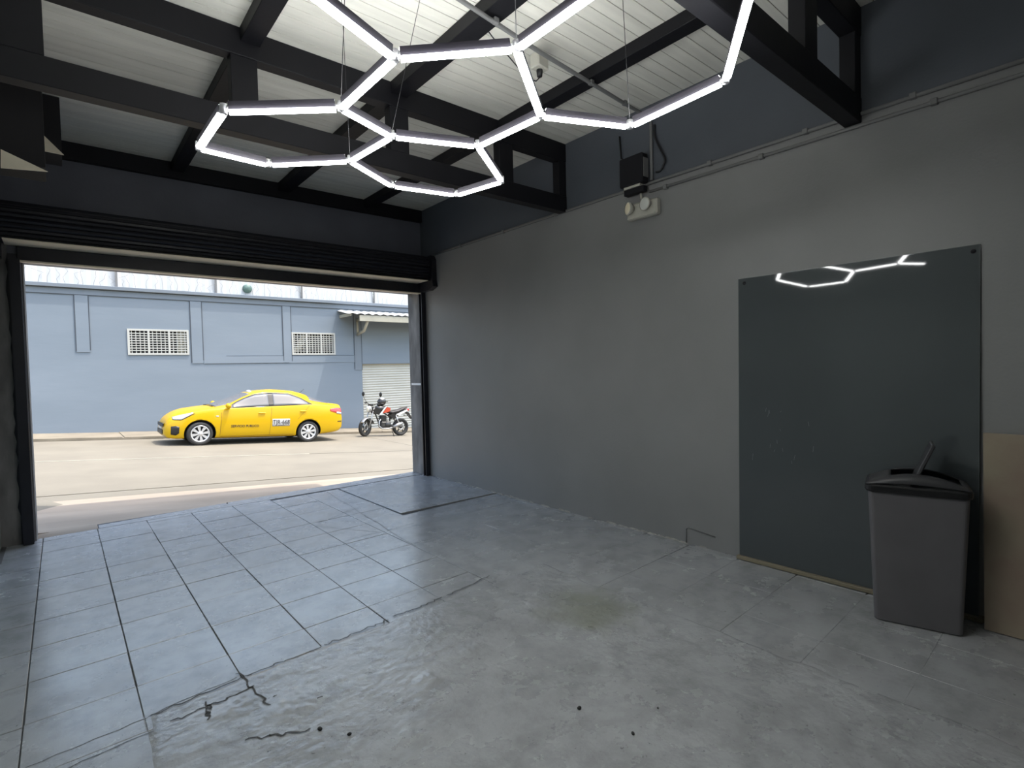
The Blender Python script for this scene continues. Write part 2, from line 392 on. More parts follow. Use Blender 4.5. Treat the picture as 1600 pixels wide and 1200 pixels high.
for p, q in (((.24, 2.81), (.66, 2.86)), ((.66, 2.86), (1.04, 2.89)), ((1.04, 2.89), (1.46, 2.92)), ((1.5, 2.93), (1.86, 2.96)), ((1.9, 2.97), (2.3, 3.03)), ((.30, 2.70), (.64, 2.74)), ((.62, 2.93), (.66, 2.52)), ((.46, 2.75), (.44, 2.62)), ((.70, 2.60), (.86, 2.42)), ((.52, 2.36), (.74, 2.24))):
    crack(wiggle(p, q, 14, .014), .009, .0062).build('crack', M_joint, fl)
wr = MB().box(XR, XR + .2, YB_ - .2, YO, -.7, 3.045).build('wall_right', M_wall); struct(wr, 'dark grey painted side wall', 'wall')
MB().box(XR, XR + .2, YB_ - .2, YO, 3.045, 3.95).build('upper_band', M_wall_up, wr, 'darker blue-black band above the conduit')  # upper part of the wall in a darker, bluer colour
MB().tube([(XR - .006, 2.46, .0), (XR - .006, 2.46, .12), (XR - .006, 2.44, .135), (XR - .006, 2.2, .11)], .004, 6).build('patch_edge', M_conduit, wr)
ce_ = MB(); yy = 6.40
while yy > 2.3:
    L_ = rnd.uniform(.05, .16); h_ = rnd.uniform(.004, .016); d_ = rnd.uniform(.006, .022)
    if rnd.random() < .75: ce_.add([(XR, yy, 0), (XR - d_, yy, 0), (XR - d_ * rnd.uniform(.4, 1), yy - L_, 0), (XR, yy - L_, 0), (XR, yy - L_ * .2, h_), (XR, yy - L_ * .8, h_ * .7), (XR - d_ * .5, yy - L_ * .5, h_ * .8)], [(0, 1, 6, 4), (1, 2, 6), (2, 3, 5, 6), (4, 6, 5)])
    yy -= L_
ce_.build('chipped_edge', mat('pale_chipped_plaster', (0.42, 0.41, 0.38), 0.9, 0, .4, 20), wr, 'pale chipped plaster along the foot of the wall')['kind'] = 'stuff'
struct(MB().box(XL - .2, XL, YB_ - .2, YD, -.3, 3.95).build('wall_left', M_wall_left), 'pale green painted side wall at the left edge', 'wall')
struct(MB().box(XL - .2, XR + .2, YB_ - .2, YB_, -.3, 3.95).build('wall_back', M_wall), 'grey wall behind the camera', 'wall')
wf = holes_wall(MB(), XL - .2, XR + .2, -.7, 3.95, YD, YO, [(DX0, DX1, -.7, DZ)]).build('wall_front', M_header); struct(wf, 'dark wall and lintel around the street opening', 'wall')
# grey stub of the front wall left of the opening, with its ragged black paint edge
MB().box(XL, -0.325, YD - .012, YD - .001, 0, 2.72).build('stub_face', M_jamb, wf, 'grey plaster strip left of the opening')
rg = MB(); edge = [(-.328 + rnd.uniform(-.014, .012), z * 0.085) for z in range(32)]
rg.prism([(-.24, 0)] + edge + [(-.24, 31 * .085)], YD - .018, YD - .011); rg.build('ragged_paint_edge', M_black, wf)
# weathered reveals of the opening
MB().box(DX1 - .012, DX1 - .001, YD + .03, YO, 0, DZ).build('reveal', M_jamb, wf)
MB().box(DX0 + .001, DX0 + .012, YD + .03, YO, -.05, DZ).build('reveal', M_jamb, wf)
MB().box(DX1 - .016, DX1 - .011, YD + .04, YO - .04, 1.28, 1.31).build('white_mark', M_white, wf, 'small white painted mark')

# ceiling: backing slab (also the roof with its street eave) and boards
ce = MB().box(XL - .2, XR + .2, YB_ - .2, 7.48, ZC + .012, ZC + .14).build('ceiling', M_gap); struct(ce, 'pale boarded ceiling under the roof', 'ceiling')
bd = MB(); bd.box(XL + .002, XR - .002, .0015, .0985, 0, .011); bme = bd.mesh('board', M_ceil)
y = YB_; 
while y < YD - .1:
    o = link('board', bme, ce); o.location = (0, y, ZC + rnd.uniform(0, .0015)); y += 0.1025
MB().box(XL, XR, YD - .06, YD - .001, 3.56, ZC).build('trim_1', M_beam); struct(bpy.data.objects['trim_1'], 'black beam along the top of the front wall', 'beam')

# ------------------------------------------------------------------ roof steel
def truss(yc, label, zlo, zhi):
    t = thing('roof_truss', label, 'truss', (1.75, yc, zlo), world_parts=True, group='black roof trusses')
    MB().box(XL + .002, XR - .002, yc - .05, yc + .05, zlo, zlo + .155, ch=.004).build('bottom_chord', M_beam, t)
    MB().box(XL + .002, XR - .002, yc - .05, yc + .05, 3.54, zhi, ch=.004).build('top_chord', M_beam, t)
    for a, b in ((-.17, .0), (.90, 1.06), (2.01, 2.17), (3.09, 3.25), (3.845, XR - .002)):
        MB().box(a, b, yc - .045, yc + .045, zlo + .156, 3.539, ch=.003).build('post', M_beam, t)
    return t
truss(3.80, 'black roof truss hanging behind the hexagonal lamp', 3.045, ZC - .002)
truss(1.22, 'black roof truss in front of the ceiling conduit, at the upper right', 3.0, ZC - .002)
truss(-1.36, 'black roof truss behind the camera', 3.0, ZC - .002)
for (a, b, lab) in ((0.96, 1.08, 'black ceiling beam leftmost of the three, over the left hexagon'), (2.02, 2.16, 'black ceiling beam in the middle, crossed by the conduit near the plug box'), (3.08, 3.20, 'black ceiling beam nearest the right wall')):
    p = thing('ceiling_beam', lab, 'beam', ((a + b) / 2, 3, 3.62), world_parts=True, group='black ceiling beams')
    for y0, y1 in ((-3.18, -1.412), (-1.308, 1.168), (1.272, 3.748), (3.852, YD - .062)):
        MB().box(a, b, y0, y1, 3.63, ZC - .001, ch=.003).build('beam_length', M_beam, p)
# deep black boxing along the left wall with two pale triangles, daylight on its undersides put into colour
p = thing('beam_boxing', 'black boxed beam in the top left corner with pale triangles painted as its lit undersides', 'beam', (-.1, 5.5, 3.4), world_parts=True)
def ray_aty(px, py, y):
    d = Vector(((px - 800) / 835, -(py - 600) / 835, 1.0)); w = CAM_R.transposed() @ d
    return Vector((0, 0, 1.5)) + w * (y / w.y)
for yy, px1, pyb, tri in ((4.62, 71, 262, ((1, 233), (1, 262), (75, 268))), (5.55, 97, 240, ((69, 212), (70, 236), (100, 242)))):
    c = ray_aty(px1, pyb, yy)
    MB().box(XL + .002, c.x, yy, yy + .34, c.z, ZC - .001, ch=.003).build('hanging_panel', M_gap2, p)
    a3 = [ray_aty(*q, yy - .012) for q in tri]
    MB().add([tuple(q) for q in a3] + [(q.x, yy - .001, q.z) for q in a3], [(0, 1, 2), (5, 4, 3), (0, 3, 4, 1), (1, 4, 5, 2), (2, 5, 3, 0)]).build('lit_underside_triangle', M_underside_light, p)

# ------------------------------------------------------------------ roller shutter of the garage
rs = thing('roller_shutter', 'black roller shutter wound up above the street opening', 'shutter', (1.85, 6.45, 2.55), world_parts=True)
dr = MB(); n = 22; prof = []
for k in range(n):
    a = 2 * PI * k / n; a2 = a + 2 * PI / n * .78
    prof += [(6.42 + .165 * math.cos(a), 2.885 + .165 * math.sin(a)), (6.42 + .175 * math.cos((a + a2) / 2), 2.885 + .175 * math.sin((a + a2) / 2)), (6.42 + .165 * math.cos(a2), 2.885 + .165 * math.sin(a2)), (6.42 + .158 * math.cos(a2 + .03), 2.885 + .158 * math.sin(a2 + .03))]
m_yz = Matrix(((0, 1, 0, 0), (1, 0, 0, 0), (0, 0, 1, 0), (0, 0, 0, 1)))
dr.prism(prof, DX0 - .12, DX1 - .06, m_yz); dr.build('wound_curtain', M_black, rs)
MB().box(DX0 - .1, DX1 - .07, 6.28, 6.57, 2.704, 2.712).build('soffit_plate', M_underside_light, rs, 'underside of the wound curtain, street light painted in as tan')  # street light on the underside is painted in by the tan colour
MB().box(DX0 - .02, DX1 - .01, 6.555, 6.585, 2.575, 2.70, ch=.003).build('bottom_bar', M_black, rs)
MB().box(DX0 - .02, DX1 - .01, 6.53, 6.598, 2.560, 2.574).build('bar_lip', M_underside_light, rs, 'bottom edge of the bottom bar, street light painted in as tan')  # tan stands for street light on the bar's bottom edge
for x0, x1 in ((XL + .003, DX0 - .122), (DX1 - .058, XR - .002)):
    MB().prism([(6.20, 2.70), (6.18, 2.62), (6.30, 2.58), (6.58, 2.58), (6.58, 3.04), (6.24, 3.04), (6.20, 2.98)], x0, x1, m_yz).build('end_bracket', M_black, rs)
for x0, x1 in ((DX0 - .075, DX0 - .002), (DX1 - .055, DX1 + .012)):
    g = MB(); g.box(x0, x1, 6.50, 6.512, 0.003, 2.579); g.box(x0, x1, 6.562, 6.58, 0.003, 2.579)
    if x0 < 1: g.box(x0, x0 + .012, 6.512, 6.562, 0.003, 2.579)
    else: g.box(x1 - .012, x1, 6.512, 6.562, 0.003, 2.579)
    g.build('guide_rail', M_black, rs)

# ------------------------------------------------------------------ hexagonal LED lamp
HV = {'a': (0.532, 2.357, 2.537), 'b': (0.523, 2.793, 2.534), 'c': (0.888, 3.02, 2.609), 'd': (1.259, 2.821, 2.652), 'e': (1.284, 2.388, 2.643), 'f': (0.928, 2.15, 2.585), 'g': (1.664, 2.193, 2.626), 'h': (2.022, 2.444, 2.592), 'i': (2.004, 2.88, 2.623), 'j': (1.629, 3.049, 2.652), 'k': (0.945, 1.717, 2.599), 'l': (1.332, 1.506, 2.674), 'm': (1.688, 1.755, 2.621), 'n': (2.074, 1.559, 2.61), 'o': (2.166, 1.136, 2.672)}
HV = {k: Vector(v) for k, v in HV.items()}
def ray_at(px, py, z):
    d = Vector(((px - 800) / 835, -(py - 600) / 835, 1.0)); w = CAM_R.transposed() @ d
    return Vector((0, 0, 1.5)) + w * ((z - 1.5) / w.z)
def toward(v, px, py, z, L=0.434):
    q = ray_at(px, py, z); return v + (q - v).normalized() * L
def out_vertex(v, px, py):
    z = min((2.3 + .005 * k for k in range(120)), key=lambda z: abs((ray_at(px, py, z) - v).length - .434))
    return ray_at(px, py, z)
HV['p'] = out_vertex(HV['o'], 1177, -28)
HV['q'] = out_vertex(HV['l'], 962, -34)
HV['r'] = toward(HV['k'], 498, 0, 2.62)
EDGES = 'ab bc cd de ef fa eg gh hi ij jd fk kl lm mg mn no op pq lq kr'.split()
lamp = thing('hexagon_lamp', 'honeycomb ceiling lamp of glowing white tubes hung on wires', 'lamp', (1.3, 2.2, 2.6), world_parts=True)
def seg_frame(a, b):
    d = (b - a).normalized(); side = d.cross(Vector((0, 0, 1))).normalized(); up = side.cross(d)
    return Matrix(((d.x, side.x, up.x, a.x), (d.y, side.y, up.y, a.y), (d.z, side.z, up.z, a.z), (0, 0, 0, 1)))
for e in EDGES:
    a, b = HV[e[0]], HV[e[1]]; L = (b - a).length; F = seg_frame(a, b); g = 0.022
    hs_ = MB(); hs_.prism([(-.008, .002), (-.0095, .006), (-.012, .036), (-.0105, .036), (-.0105, .034), (.0105, .034), (.0105, .036), (.012, .036), (.0095, .006), (.008, .002)], g, L - g,
                          F @ Matrix(((0, 1, 0, 0), (1, 0, 0, 0), (0, 0, 1, 0), (0, 0, 0, 1))))
    tb = hs_.build('light_tube', M_grey_al, lamp)
    df = MB(); df.prism([(.0165 * math.cos(t), .001 + .0135 * math.sin(t)) for t in [PI + PI * k / 8 for k in range(9)]], g, L - g,
                        F @ Matrix(((0, 1, 0, 0), (1, 0, 0, 0), (0, 0, 1, 0), (0, 0, 0, 1))))
    up = MB(); up.box(g, L - g, -.0100, .0100, .0341, .0347, F); up = up.build('added_uplight', M_uplight, tb, 'added glowing strip on top of the tube to light the ceiling'); up.matrix_parent_inverse = Matrix.Identity(4)  # added strip, unseen from below, throws light up at the ceiling
    o = df.build('diffuser', M_diff, tb, 'glowing white diffuser'); o.matrix_parent_inverse = tb.matrix_parent_inverse.copy()
    o.parent = tb; o.matrix_parent_inverse = Matrix.Identity(4)
for k, v in HV.items():
    nb = [HV[(e[1] if e[0] == k else e[0])] for e in EDGES if k in e]
    c = MB()
    for w in nb:
        d = (w - v).normalized(); c.tube([v + d * .003 + Vector((0, 0, .012)), v + d * .03 + Vector((0, 0, .012))], .009, 6)
    c.lathe([(0, -.008), (.015, -.008), (.015, .030), (0, .030)], 10, Matrix.Translation(v + Vector((0, 0, 0))) @ Matrix.Rotation(PI / 2, 4, 'X'))
    c.build('connector', M_clear, lamp, 'clear plastic joint')
for k, q in (('e', ray_at(656, 0, 3.60)), ('d', HV['d'] + Vector((0, .05, 1.06))), ('l', HV['l'] + Vector((.0, 0, 1.04))), ('n', Vector((2.09, 1.62, 3.628))), ('q', Vector((HV['q'].x, HV['q'].y, 3.714))), ('f', Vector((1.02, 2.2, 3.628)))):
    MB().tube([HV[k] + Vector((0, 0, .02)), q], .0016, 5).build('wire', M_cable, lamp)

# ------------------------------------------------------------------ services on ceiling and wall
def pipe(name, label, cat, pts, r, m, clips=(), n=8):
    t = thing(name, label, cat, pts[0], world_parts=True)
    MB().tube(pts, r, n).build('tube', m, t)
    for c in clips:
        MB().box(c[0] - .018, c[0] + .018, c[1] - .018, c[1] + .018, c[2] - .018, c[2] + .018, ch=.004).build('clip', m, t)
    return t
pipe('conduit_pipe', 'thin grey conduit running the whole length of the right wall', 'conduit', [(XR - .014, 6.18, 3.06), (XR - .014, YB_ + .05, 3.045)], .013, M_conduit,
     [(XR - .014, yy, 3.056) for yy in (5.6, 4.75, 3.9, 2.2, 1.5, .9)])
pipe('conduit_pipe', 'lower short conduit on the right wall starting at the emergency light', 'conduit', [(XR - .014, 2.76, 2.985), (XR - .014, YB_ + .05, 2.975)], .012, M_conduit,
     [(XR - .014, yy, 2.982) for yy in (2.6, 1.8, .8)])
pipe('conduit_pipe', 'grey conduit under the ceiling boards passing the plug box', 'conduit', [(.9, 2.42, 3.60), (1.85, 2.535, 3.60), (2.51, 2.62, 3.60), (3.6, 2.72, 3.60), (XR - .02, 2.736, 3.60), (XR - .016, 2.736, 3.5), (XR - .016, 2.736, 3.075)], .014, M_conduit,
     [(2.1, 2.56, 3.605), (3.1, 2.675, 3.605), (3.55, 2.715, 3.605)])
pb = thing('plug_box', 'pale plug box with a black plug under the ceiling', 'outlet', (2.6, 2.705, 3.545), (0, 0, .1))
MB().box(-.055, .055, -.04, .04, 0, .10, ch=.008).build('housing', M_ivory, pb)
k = MB(); k.lathe([(0, -.045), (.018, -.045), (.022, -.01), (.022, .0), (0, 0)], 12, Matrix.Translation((.0, 0, -.002)) @ Matrix.Rotation(-PI / 2, 4, 'X') @ Matrix.Rotation(PI, 4, 'X')); k.build('plug', M_cable, pb)
cpts = [(2.60, 2.705, 3.493), (2.57, 2.71, 3.46), (2.50, 2.71, 3.455), (2.38, 2.70, 3.50), (2.28, 2.72, 3.58), (2.22, 2.74, 3.64), (2.17, 2.75, 3.69)]
tag(MB().tube(cpts, .004, 6).build('power_cable', M_cable), 'thin black cable sagging from the plug box to the middle ceiling beam', 'cable')

bx_ = thing('control_box', 'black box on the right wall above the emergency light', 'box', (XR, 2.88, 3.05), world_parts=True)
MB().box(3.87, XR - .001, 2.80, 2.96, 3.12, 3.26).build('wall_mount', M_blackbox, bx_)
MB().box(3.83, XR - .03, 2.76, 3.003, 3.055, 3.302, ch=.008).build('case', M_blackbox, bx_)
MB().box(3.845, 3.91, 2.754, 2.7595, 3.10, 3.26).build('side_plate', M_conduit, bx_)
MB().box(3.85, 3.93, 2.80, 2.97, 3.035, 3.054).build('cable_gland', M_ivory, bx_, 'pale cable gland strip')
MB().box(3.86, XR - .03, 2.77, 2.98, 2.985, 3.034, ch=.004).build('bracket', M_blackbox, bx_)
MB().tube([(XR - .035, 2.99, 3.303), (XR - .012, 3.06, 3.36), (XR - .01, 3.075, 3.56)], .008, 6).build('riser', M_cable, bx_)
loop = [(XR - .02, 2.700, 3.53), (XR - .02, 2.692, 3.42), (XR - .02, 2.64, 3.30), (XR - .02, 2.60, 3.21), (XR - .02, 2.625, 3.15), (XR - .02, 2.655, 3.125), (XR - .02, 2.690, 3.13)]
def smooth_pts(p, n=5):
    out = []
    for i in range(len(p) - 1):
        P = [Vector(p[max(0, min(len(p) - 1, i + d))]) for d in (-1, 0, 1, 2)]
        for k in range(n):
            t = k / n
            out.append(.5 * ((2 * P[1]) + (P[2] - P[0]) * t + (2 * P[0] - 5 * P[1] + 4 * P[2] - P[3]) * t * t + (3 * P[1] - P[0] - 3 * P[2] + P[3]) * t**3))
    return out + [Vector(p[-1])]
tag(MB().tube(smooth_pts(loop), .009, 6).build('loop_cable', M_cable), 'black cable loop hanging on the wall beside the black box', 'cable')

em = thing('emergency_light', 'ivory emergency light with two round heads on the right wall', 'lamp', (XR, 2.81, 2.77), world_parts=True)
MB().box(3.878, XR - .001, 2.655, 2.968, 2.770, 2.905, ch=.012).build('body', M_ivory, em)
MB().box(3.872, 3.8785, 2.67, 2.955, 2.775, 2.788).build('front_ridge', M_ivory, em)
for yy, ang, m2, lab in ((2.915, .42, M_lens_w, 'warm glowing-looking round lens'), (2.745, .1, M_lens, 'ribbed grey round lens')):
    T = Matrix.Translation((3.85, yy, 2.862)) @ Matrix.Rotation(PI / 2 - ang, 4, 'Z')
    hd = MB(); hd.lathe([(0, -.030), (.035, -.028), (.052, -.004), (.056, .016), (.050, .020)], 20, T); hd = hd.build('lamp_head', M_ivory, em)
    ln = MB(); ln.lathe([(.050, .0175), (.035, .024), (.018, .027), (0, .028)], 20, T)
    o = ln.build('lens', m2, hd, lab); o.matrix_parent_inverse = Matrix.Identity(4)
MB().tube([(3.92, 2.83, 2.905), (3.90, 2.83, 2.983)], .01, 6).build('cable_entry', M_ivory, em)

# ------------------------------------------------------------------ glass sheet, batten
gp = thing('glass_sheet', 'large dark glass sheet leaning on the right wall behind the bin', 'glass', (3.92, 1.3, .03), world_parts=True)
T = 0.006
def gx(z): return 3.912 + .0265 * z / 2.13
def slab4(y0, y1, z0, z1, off, th):
    return MB().add([(gx(z0) + off, y0, z0), (gx(z0) + off, y1, z0), (gx(z1) + off, y1, z1), (gx(z1) + off, y0, z1), (gx(z0) + off + th, y0, z0), (gx(z0) + off + th, y1, z0), (gx(z1) + off + th, y1, z1), (gx(z1) + off + th, y0, z1)],
                    [(0, 1, 2, 3), (7, 6, 5, 4), (0, 4, 5, 1), (1, 5, 6, 2), (2, 6, 7, 3), (3, 7, 4, 0)])
slab4(.594, 1.985, .030, 2.125, 0, T).build('pane', M_gsheet, gp)
for a in ((.594, .5965, .030, 2.125), (.594, 1.985, 2.1235, 2.1262), (1.983, 1.9865, .030, 2.125)): slab4(*a, -.0006, T).build('edge', M_gedge, gp)
for yy, zz in ((.625, 2.09), (1.94, 2.09)):
    c = MB(); c.lathe([(0, -.004), (.011, -.004), (.013, 0), (.013, .004)], 12, Matrix.Translation((gx(zz), yy, zz)) @ Matrix.Rotation(-PI / 2, 4, 'Z')); c.build('clip', M_blackbox, gp)
sc = MB()
for k in range(14):
    yy = rnd.uniform(1.45, 1.9); zz = rnd.uniform(.75, 1.15); L = rnd.uniform(.01, .05); dy = rnd.uniform(-.01, .01)
    sc.add([(gx(zz) - .0004, yy, zz), (gx(zz) - .0004, yy + .002, zz), (gx(zz + L) - .0004, yy + dy + .002, zz + L), (gx(zz + L) - .0004, yy + dy, zz + L)], [(0, 1, 2, 3)])
sc.build('scratches', M_scratch, gp)['kind'] = 'stuff'
tag(MB().box(3.885, 3.942, .57, 2.0, .0045, .0295, ch=.003).build('wood_batten', M_wood), 'narrow wooden batten on the floor under the glass sheet', 'batten')

# ------------------------------------------------------------------ bin
bn = thing('trash_bin', 'tall grey swing-lid bin in front of the glass sheet', 'bin', (3.70, .835, 0.0045), (0, 0, math.atan2(-.39, .10)))
def rrect(hx, hy, r, n=5):
    out = []
    for cx, cy, a0 in ((hx - r, hy - r, 0), (-hx + r, hy - r, PI / 2), (-hx + r, -hy + r, PI), (hx - r, -hy + r, 1.5 * PI)):
        for k in range(n + 1): a = a0 + PI / 2 * k / n; out.append((cx + r * math.cos(a), cy + r * math.sin(a)))
    return out
def loft(rings, cap0=True, cap1=True, smooth=False):
    mb = MB(); n = len(rings[0][0]); vv = []; ff = []
    for poly, z in rings: vv += [(x, y, z) for x, y in poly]
    for i in range(len(rings) - 1):
        for k in range(n): ff.append((i * n + k, i * n + (k + 1) % n, (i + 1) * n + (k + 1) % n, (i + 1) * n + k))
    if cap0: ff.append(tuple(range(n))[::-1])
    if cap1: ff.append(tuple((len(rings) - 1) * n + k for k in range(n)))
    return mb.add(vv, ff, smooth)
loft([(rrect(.192, .125, .022), 0), (rrect(.197, .128, .022), .006), (rrect(.226, .145, .028), .752)]).build('body', M_bin, bn)
loft([(rrect(.236, .154, .045), .742), (rrect(.240, .158, .045), .752), (rrect(.240, .158, .045), .775), (rrect(.232, .150, .045), .784)]).build('rim', M_lidblack, bn, 'black rim of the lid')
# lid: arched dome with an opening in the middle, flap standing open
ld = MB(); nu, nv = 24, 12; vv = []; ff = []
for i in range(nu + 1):
    t = -1 + 2 * i / nu; x = .236 * t; zz = .785 + .072 * (1 - t * t)
    for j in range(nv + 1):
        s = -1 + 2 * j / nv; vv.append((x, .154 * s * (1 - .12 * t**4), zz - .055 * s**6 * (1 - t * t)))
for i in range(nu):
    for j in range(nv):
        if 6 <= i < 22 and 2 <= j < 10: continue      # opening
        a = i * (nv + 1) + j; ff.append((a, a + nv + 1, a + nv + 2, a + 1))
ld.add(vv, ff, True); lo_ = ld.build('lid', M_lid, bn)
md = lo_.modifiers.new('thickness', 'SOLIDIFY'); md.thickness = .006; md.offset = -1
loft([(rrect(.195, .125, .03), .770), (rrect(.195, .125, .03), .778)]).build('inner_tray', M_lidblack, bn)
fp = MB(); Tm = Matrix.Translation((.0, 0, .83)) @ Matrix.Rotation(math.radians(22), 4, 'Y')
fp.box(-.010, .010, -.10, .10, -.06, .20, Tm, ch=.005); fp.build('swing_flap', M_lid, bn, 'open swing flap standing upright')

# ------------------------------------------------------------------ board at the right edge
bo = MB()
zt = 1.075
bo.add([(3.815, .555, .0045), (3.815, -.65, .0045), (3.897, -.65, zt), (3.897, .575, zt), (3.835, .555, .0045), (3.835, -.65, .0045), (3.917, -.65, zt), (3.917, .575, zt)],
       [(0, 1, 2, 3), (7, 6, 5, 4), (0, 4, 5, 1), (1, 5, 6, 2), (2, 6, 7, 3), (3, 7, 4, 0)])
tag(bo.build('leaning_board', M_board), 'worn brown board leaning on the wall right of the bin', 'board')

# small dark pebbles lying on the rough floor
for k, (px, py, sz, lab) in enumerate(((905, 1108, .011, 'largest dark pebble on the rough floor'), (989, 1148, .010, 'dark pebble at the bottom of the picture, below the largest one'), (500, 1141, .012, 'dark pebble left of the floor centre near the rough tile edge'), (546, 1149, .010, 'second dark pebble from the left on the rough floor'), (1028, 1108, .006, 'small dark pebble right of the largest one'), (355, 787, .012, 'dark bolt head lying near the threshold groove'))):
    q = ray_at(px, py, 0.003); c = MB(); c.ball((0, 0, 0), sz, sz * .7, sz * .6, 8, 5)
    o = c.build('pebble', M_pebble); o.location = (q.x, q.y, .006 + sz * .3); o.rotation_euler = (0, 0, k); tag(o, lab, 'pebble', 'pebbles on the garage floor')

# ------------------------------------------------------------------ street
SL = -0.0745
def zs(x): return -0.0117 + SL * x
def slope_box(mb, x0, x1, y0, y1, top0=0.0, th=.3):
    return mb.add([(x0, y0, zs(x0) + top0), (x1, y0, zs(x1) + top0), (x1, y1, zs(x1) + top0), (x0, y1, zs(x0) + top0), (x0, y0, zs(x0) + top0 - th), (x1, y0, zs(x1) + top0 - th), (x1, y1, zs(x1) + top0 - th), (x0, y1, zs(x0) + top0 - th)],
                  [(0, 1, 2, 3), (7, 6, 5, 4), (0, 4, 5, 1), (1, 5, 6, 2), (2, 6, 7, 3), (3, 7, 4, 0)])
def quad_slab(mb, pts, th=.3, lift=0.0):
    top = [(x, y, zs(x) + lift) for x, y in pts]; bot = [(x, y, zs(x) + lift - th) for x, y in pts]; n = len(pts)
    return mb.add(top + bot, [tuple(range(n)), tuple(range(2 * n - 1, n - 1, -1))] + [(i, i + n, (i + 1) % n + n, (i + 1) % n) for i in range(n)])
XA, XB = -14.0, 26.0
jy = lambda x: 12.72 - .15 * x          # long joint in the road, crossing at a slight angle
st = slope_box(MB(), XA, XB, 6.0, 18.6, -.02, .4).build('street', M_joint); struct(st, 'sloping pale concrete street', 'street')
ys_near, ys_far = 9.05, 16.75
cuts = [XA, -6.5, -1.9, 7.2, 12.5, XB]
for a, b in zip(cuts, cuts[1:]):
    g = .008
    m1, m2 = (max(9.6, min(16, jy(a))), max(9.6, min(16, jy(b))))
    quad_slab(MB(), [(a + g, ys_near), (b - g, ys_near), (b - g, m2 - g), (a + g, m1 - g)], .1).build('road_slab', M_road, st)
    quad_slab(MB(), [(a + g, m1 + g), (b - g, m2 + g), (b - g, ys_far), (a + g, ys_far)], .1, .004).build('road_slab', M_road, st)
quad_slab(MB(), [(-1.9, jy(-1.9) - .02), (4.2, jy(4.2) - .02), (4.2, jy(4.2) + .02), (-1.9, jy(-1.9) + .02)], .05, .007).build('joint_filler', M_cream, st, 'pale filler in the road joint')
quad_slab(MB(), [(XA, 8.62), (XB, 8.62), (XB, 9.03), (XA, 9.03)], .1, -.004).build('gutter', M_road, st)
quad_slab(MB(), [(XA, 6.9), (XB, 6.9), (XB, 8.60), (XA, 8.60)], .1, .0).build('apron', M_apron, st, 'brownish concrete apron before the opening')
# broken rise of the neighbouring pavement left of the opening
rs2 = MB().add([(-3, 7.7, zs(-3)), (-.34, 7.72, zs(0)), (-.02, 8.35, zs(0)), (-.25, 9.1, zs(0)), (-3, 9.2, zs(-3)), (-3, 7.75, .30), (-.6, 7.8, .05), (-.25, 8.35, .035), (-.42, 8.95, .05), (-3, 9.1, .30)],
               [(0, 1, 2, 3, 4), (5, 6, 7, 8, 9), (0, 5, 6, 1), (1, 6, 7, 2), (2, 7, 8, 3), (3, 8, 9, 4), (4, 9, 5, 0)]).build('pavement_ramp', M_road, st)
sw = quad_slab(MB(), [(XA, ys_far + .02), (XB, ys_far + .02), (XB, 18.6), (XA, 18.6)], .4, .05).build('sidewalk', M_walk); struct(sw, 'worn sidewalk in front of the blue building', 'sidewalk')
for a, b in ((-9, -4.2), (-4.15, 1.15), (1.2, 5.4), (5.45, 8.3), (8.35, 14)):
    quad_slab(MB(), [(a, ys_far + .03), (b, ys_far + .03), (b, ys_far + .17), (a, ys_far + .17)], .2, .07).build('kerb', M_walk, sw)
    quad_slab(MB(), [(a, ys_far + .19), (b, ys_far + .19), (b, 18.58), (a, 18.58)], .1, .055 + (.012 if a > 1 and a < 2 else 0)).build('paving_slab', M_walk, sw)

# ------------------------------------------------------------------ blue building across the street
YW = 18.6
wh = thing('warehouse', 'blue-grey building across the street with two barred windows', 'building', (4, YW, -.3), world_parts=True)
W1 = (1.49, 3.0, 2.12, 2.865); W2 = (6.01, 7.51, 2.11, 2.875); DR = (8.50, 12.2, -1.2, 1.76)
holes_wall(MB(), XA, XB, -2.6, 3.92, YW, YW + .3, [W1, W2, DR]).build('facade', M_blue, wh)
for a, b in ((-2.4, -2.1), (.36, .66), (3.06, 3.37), (5.735, 6.005), (8.22, 8.5)):
    z0 = 2.2 if a < .5 else (1.86 if a < 8 else 1.55)
    MB().box(a, b, YW - .018, YW - .001, z0, 3.74).build('pilaster', M_blue2 if a > 8 else M_blue, wh)
M_groove_shadow = mat('painted_groove_shadow', (0.06, 0.07, 0.085), 0.9)  # dark strips paint the shadow lines of the facade grooves
for xx in (.36, .66, 3.06, 3.37, 5.735, 6.005, 8.22, 8.5):
    z0 = 2.2 if xx < 1 else (1.86 if xx < 8 else 1.55)
    MB().box(xx - .011, xx + .011, YW - .0195, YW - .0005, z0 + rnd.uniform(0, .1), 3.735).build('groove', M_groove_shadow, wh)
MB().box(-2, 12, YW - .0235, YW - .0215, 3.742, 3.756).build('groove', M_groove_shadow, wh)
MB().box(4.0, 8.2, YW - .0175, YW - .0155, 2.078, 2.090).build('groove', M_groove_shadow, wh)
MB().box(3.40, 5.9, YW - .0175, YW - .0155, 1.842, 1.852).build('groove', M_groove_shadow, wh)
MB().box(XA, XB, YW - .022, YW - .001, 3.745, 3.90).build('top_beam', M_blue2, wh)
MB().box(3.38, 8.21, YW - .016, YW - .001, 1.84, 2.09).build('sill_band', M_blue, wh)
MB().box(8.51, XB, YW - .016, YW - .001, 1.77, 2.09).build('sill_band', M_blue, wh)
MB().box(XA, XB, YW - .10, YW + .3, 3.92, 4.02, ch=.008).build('ledge', M_blue2, wh)
sx = [XA, -1.2, 1.31, 3.80, 6.42, 9.08, 11.7, 14.3]
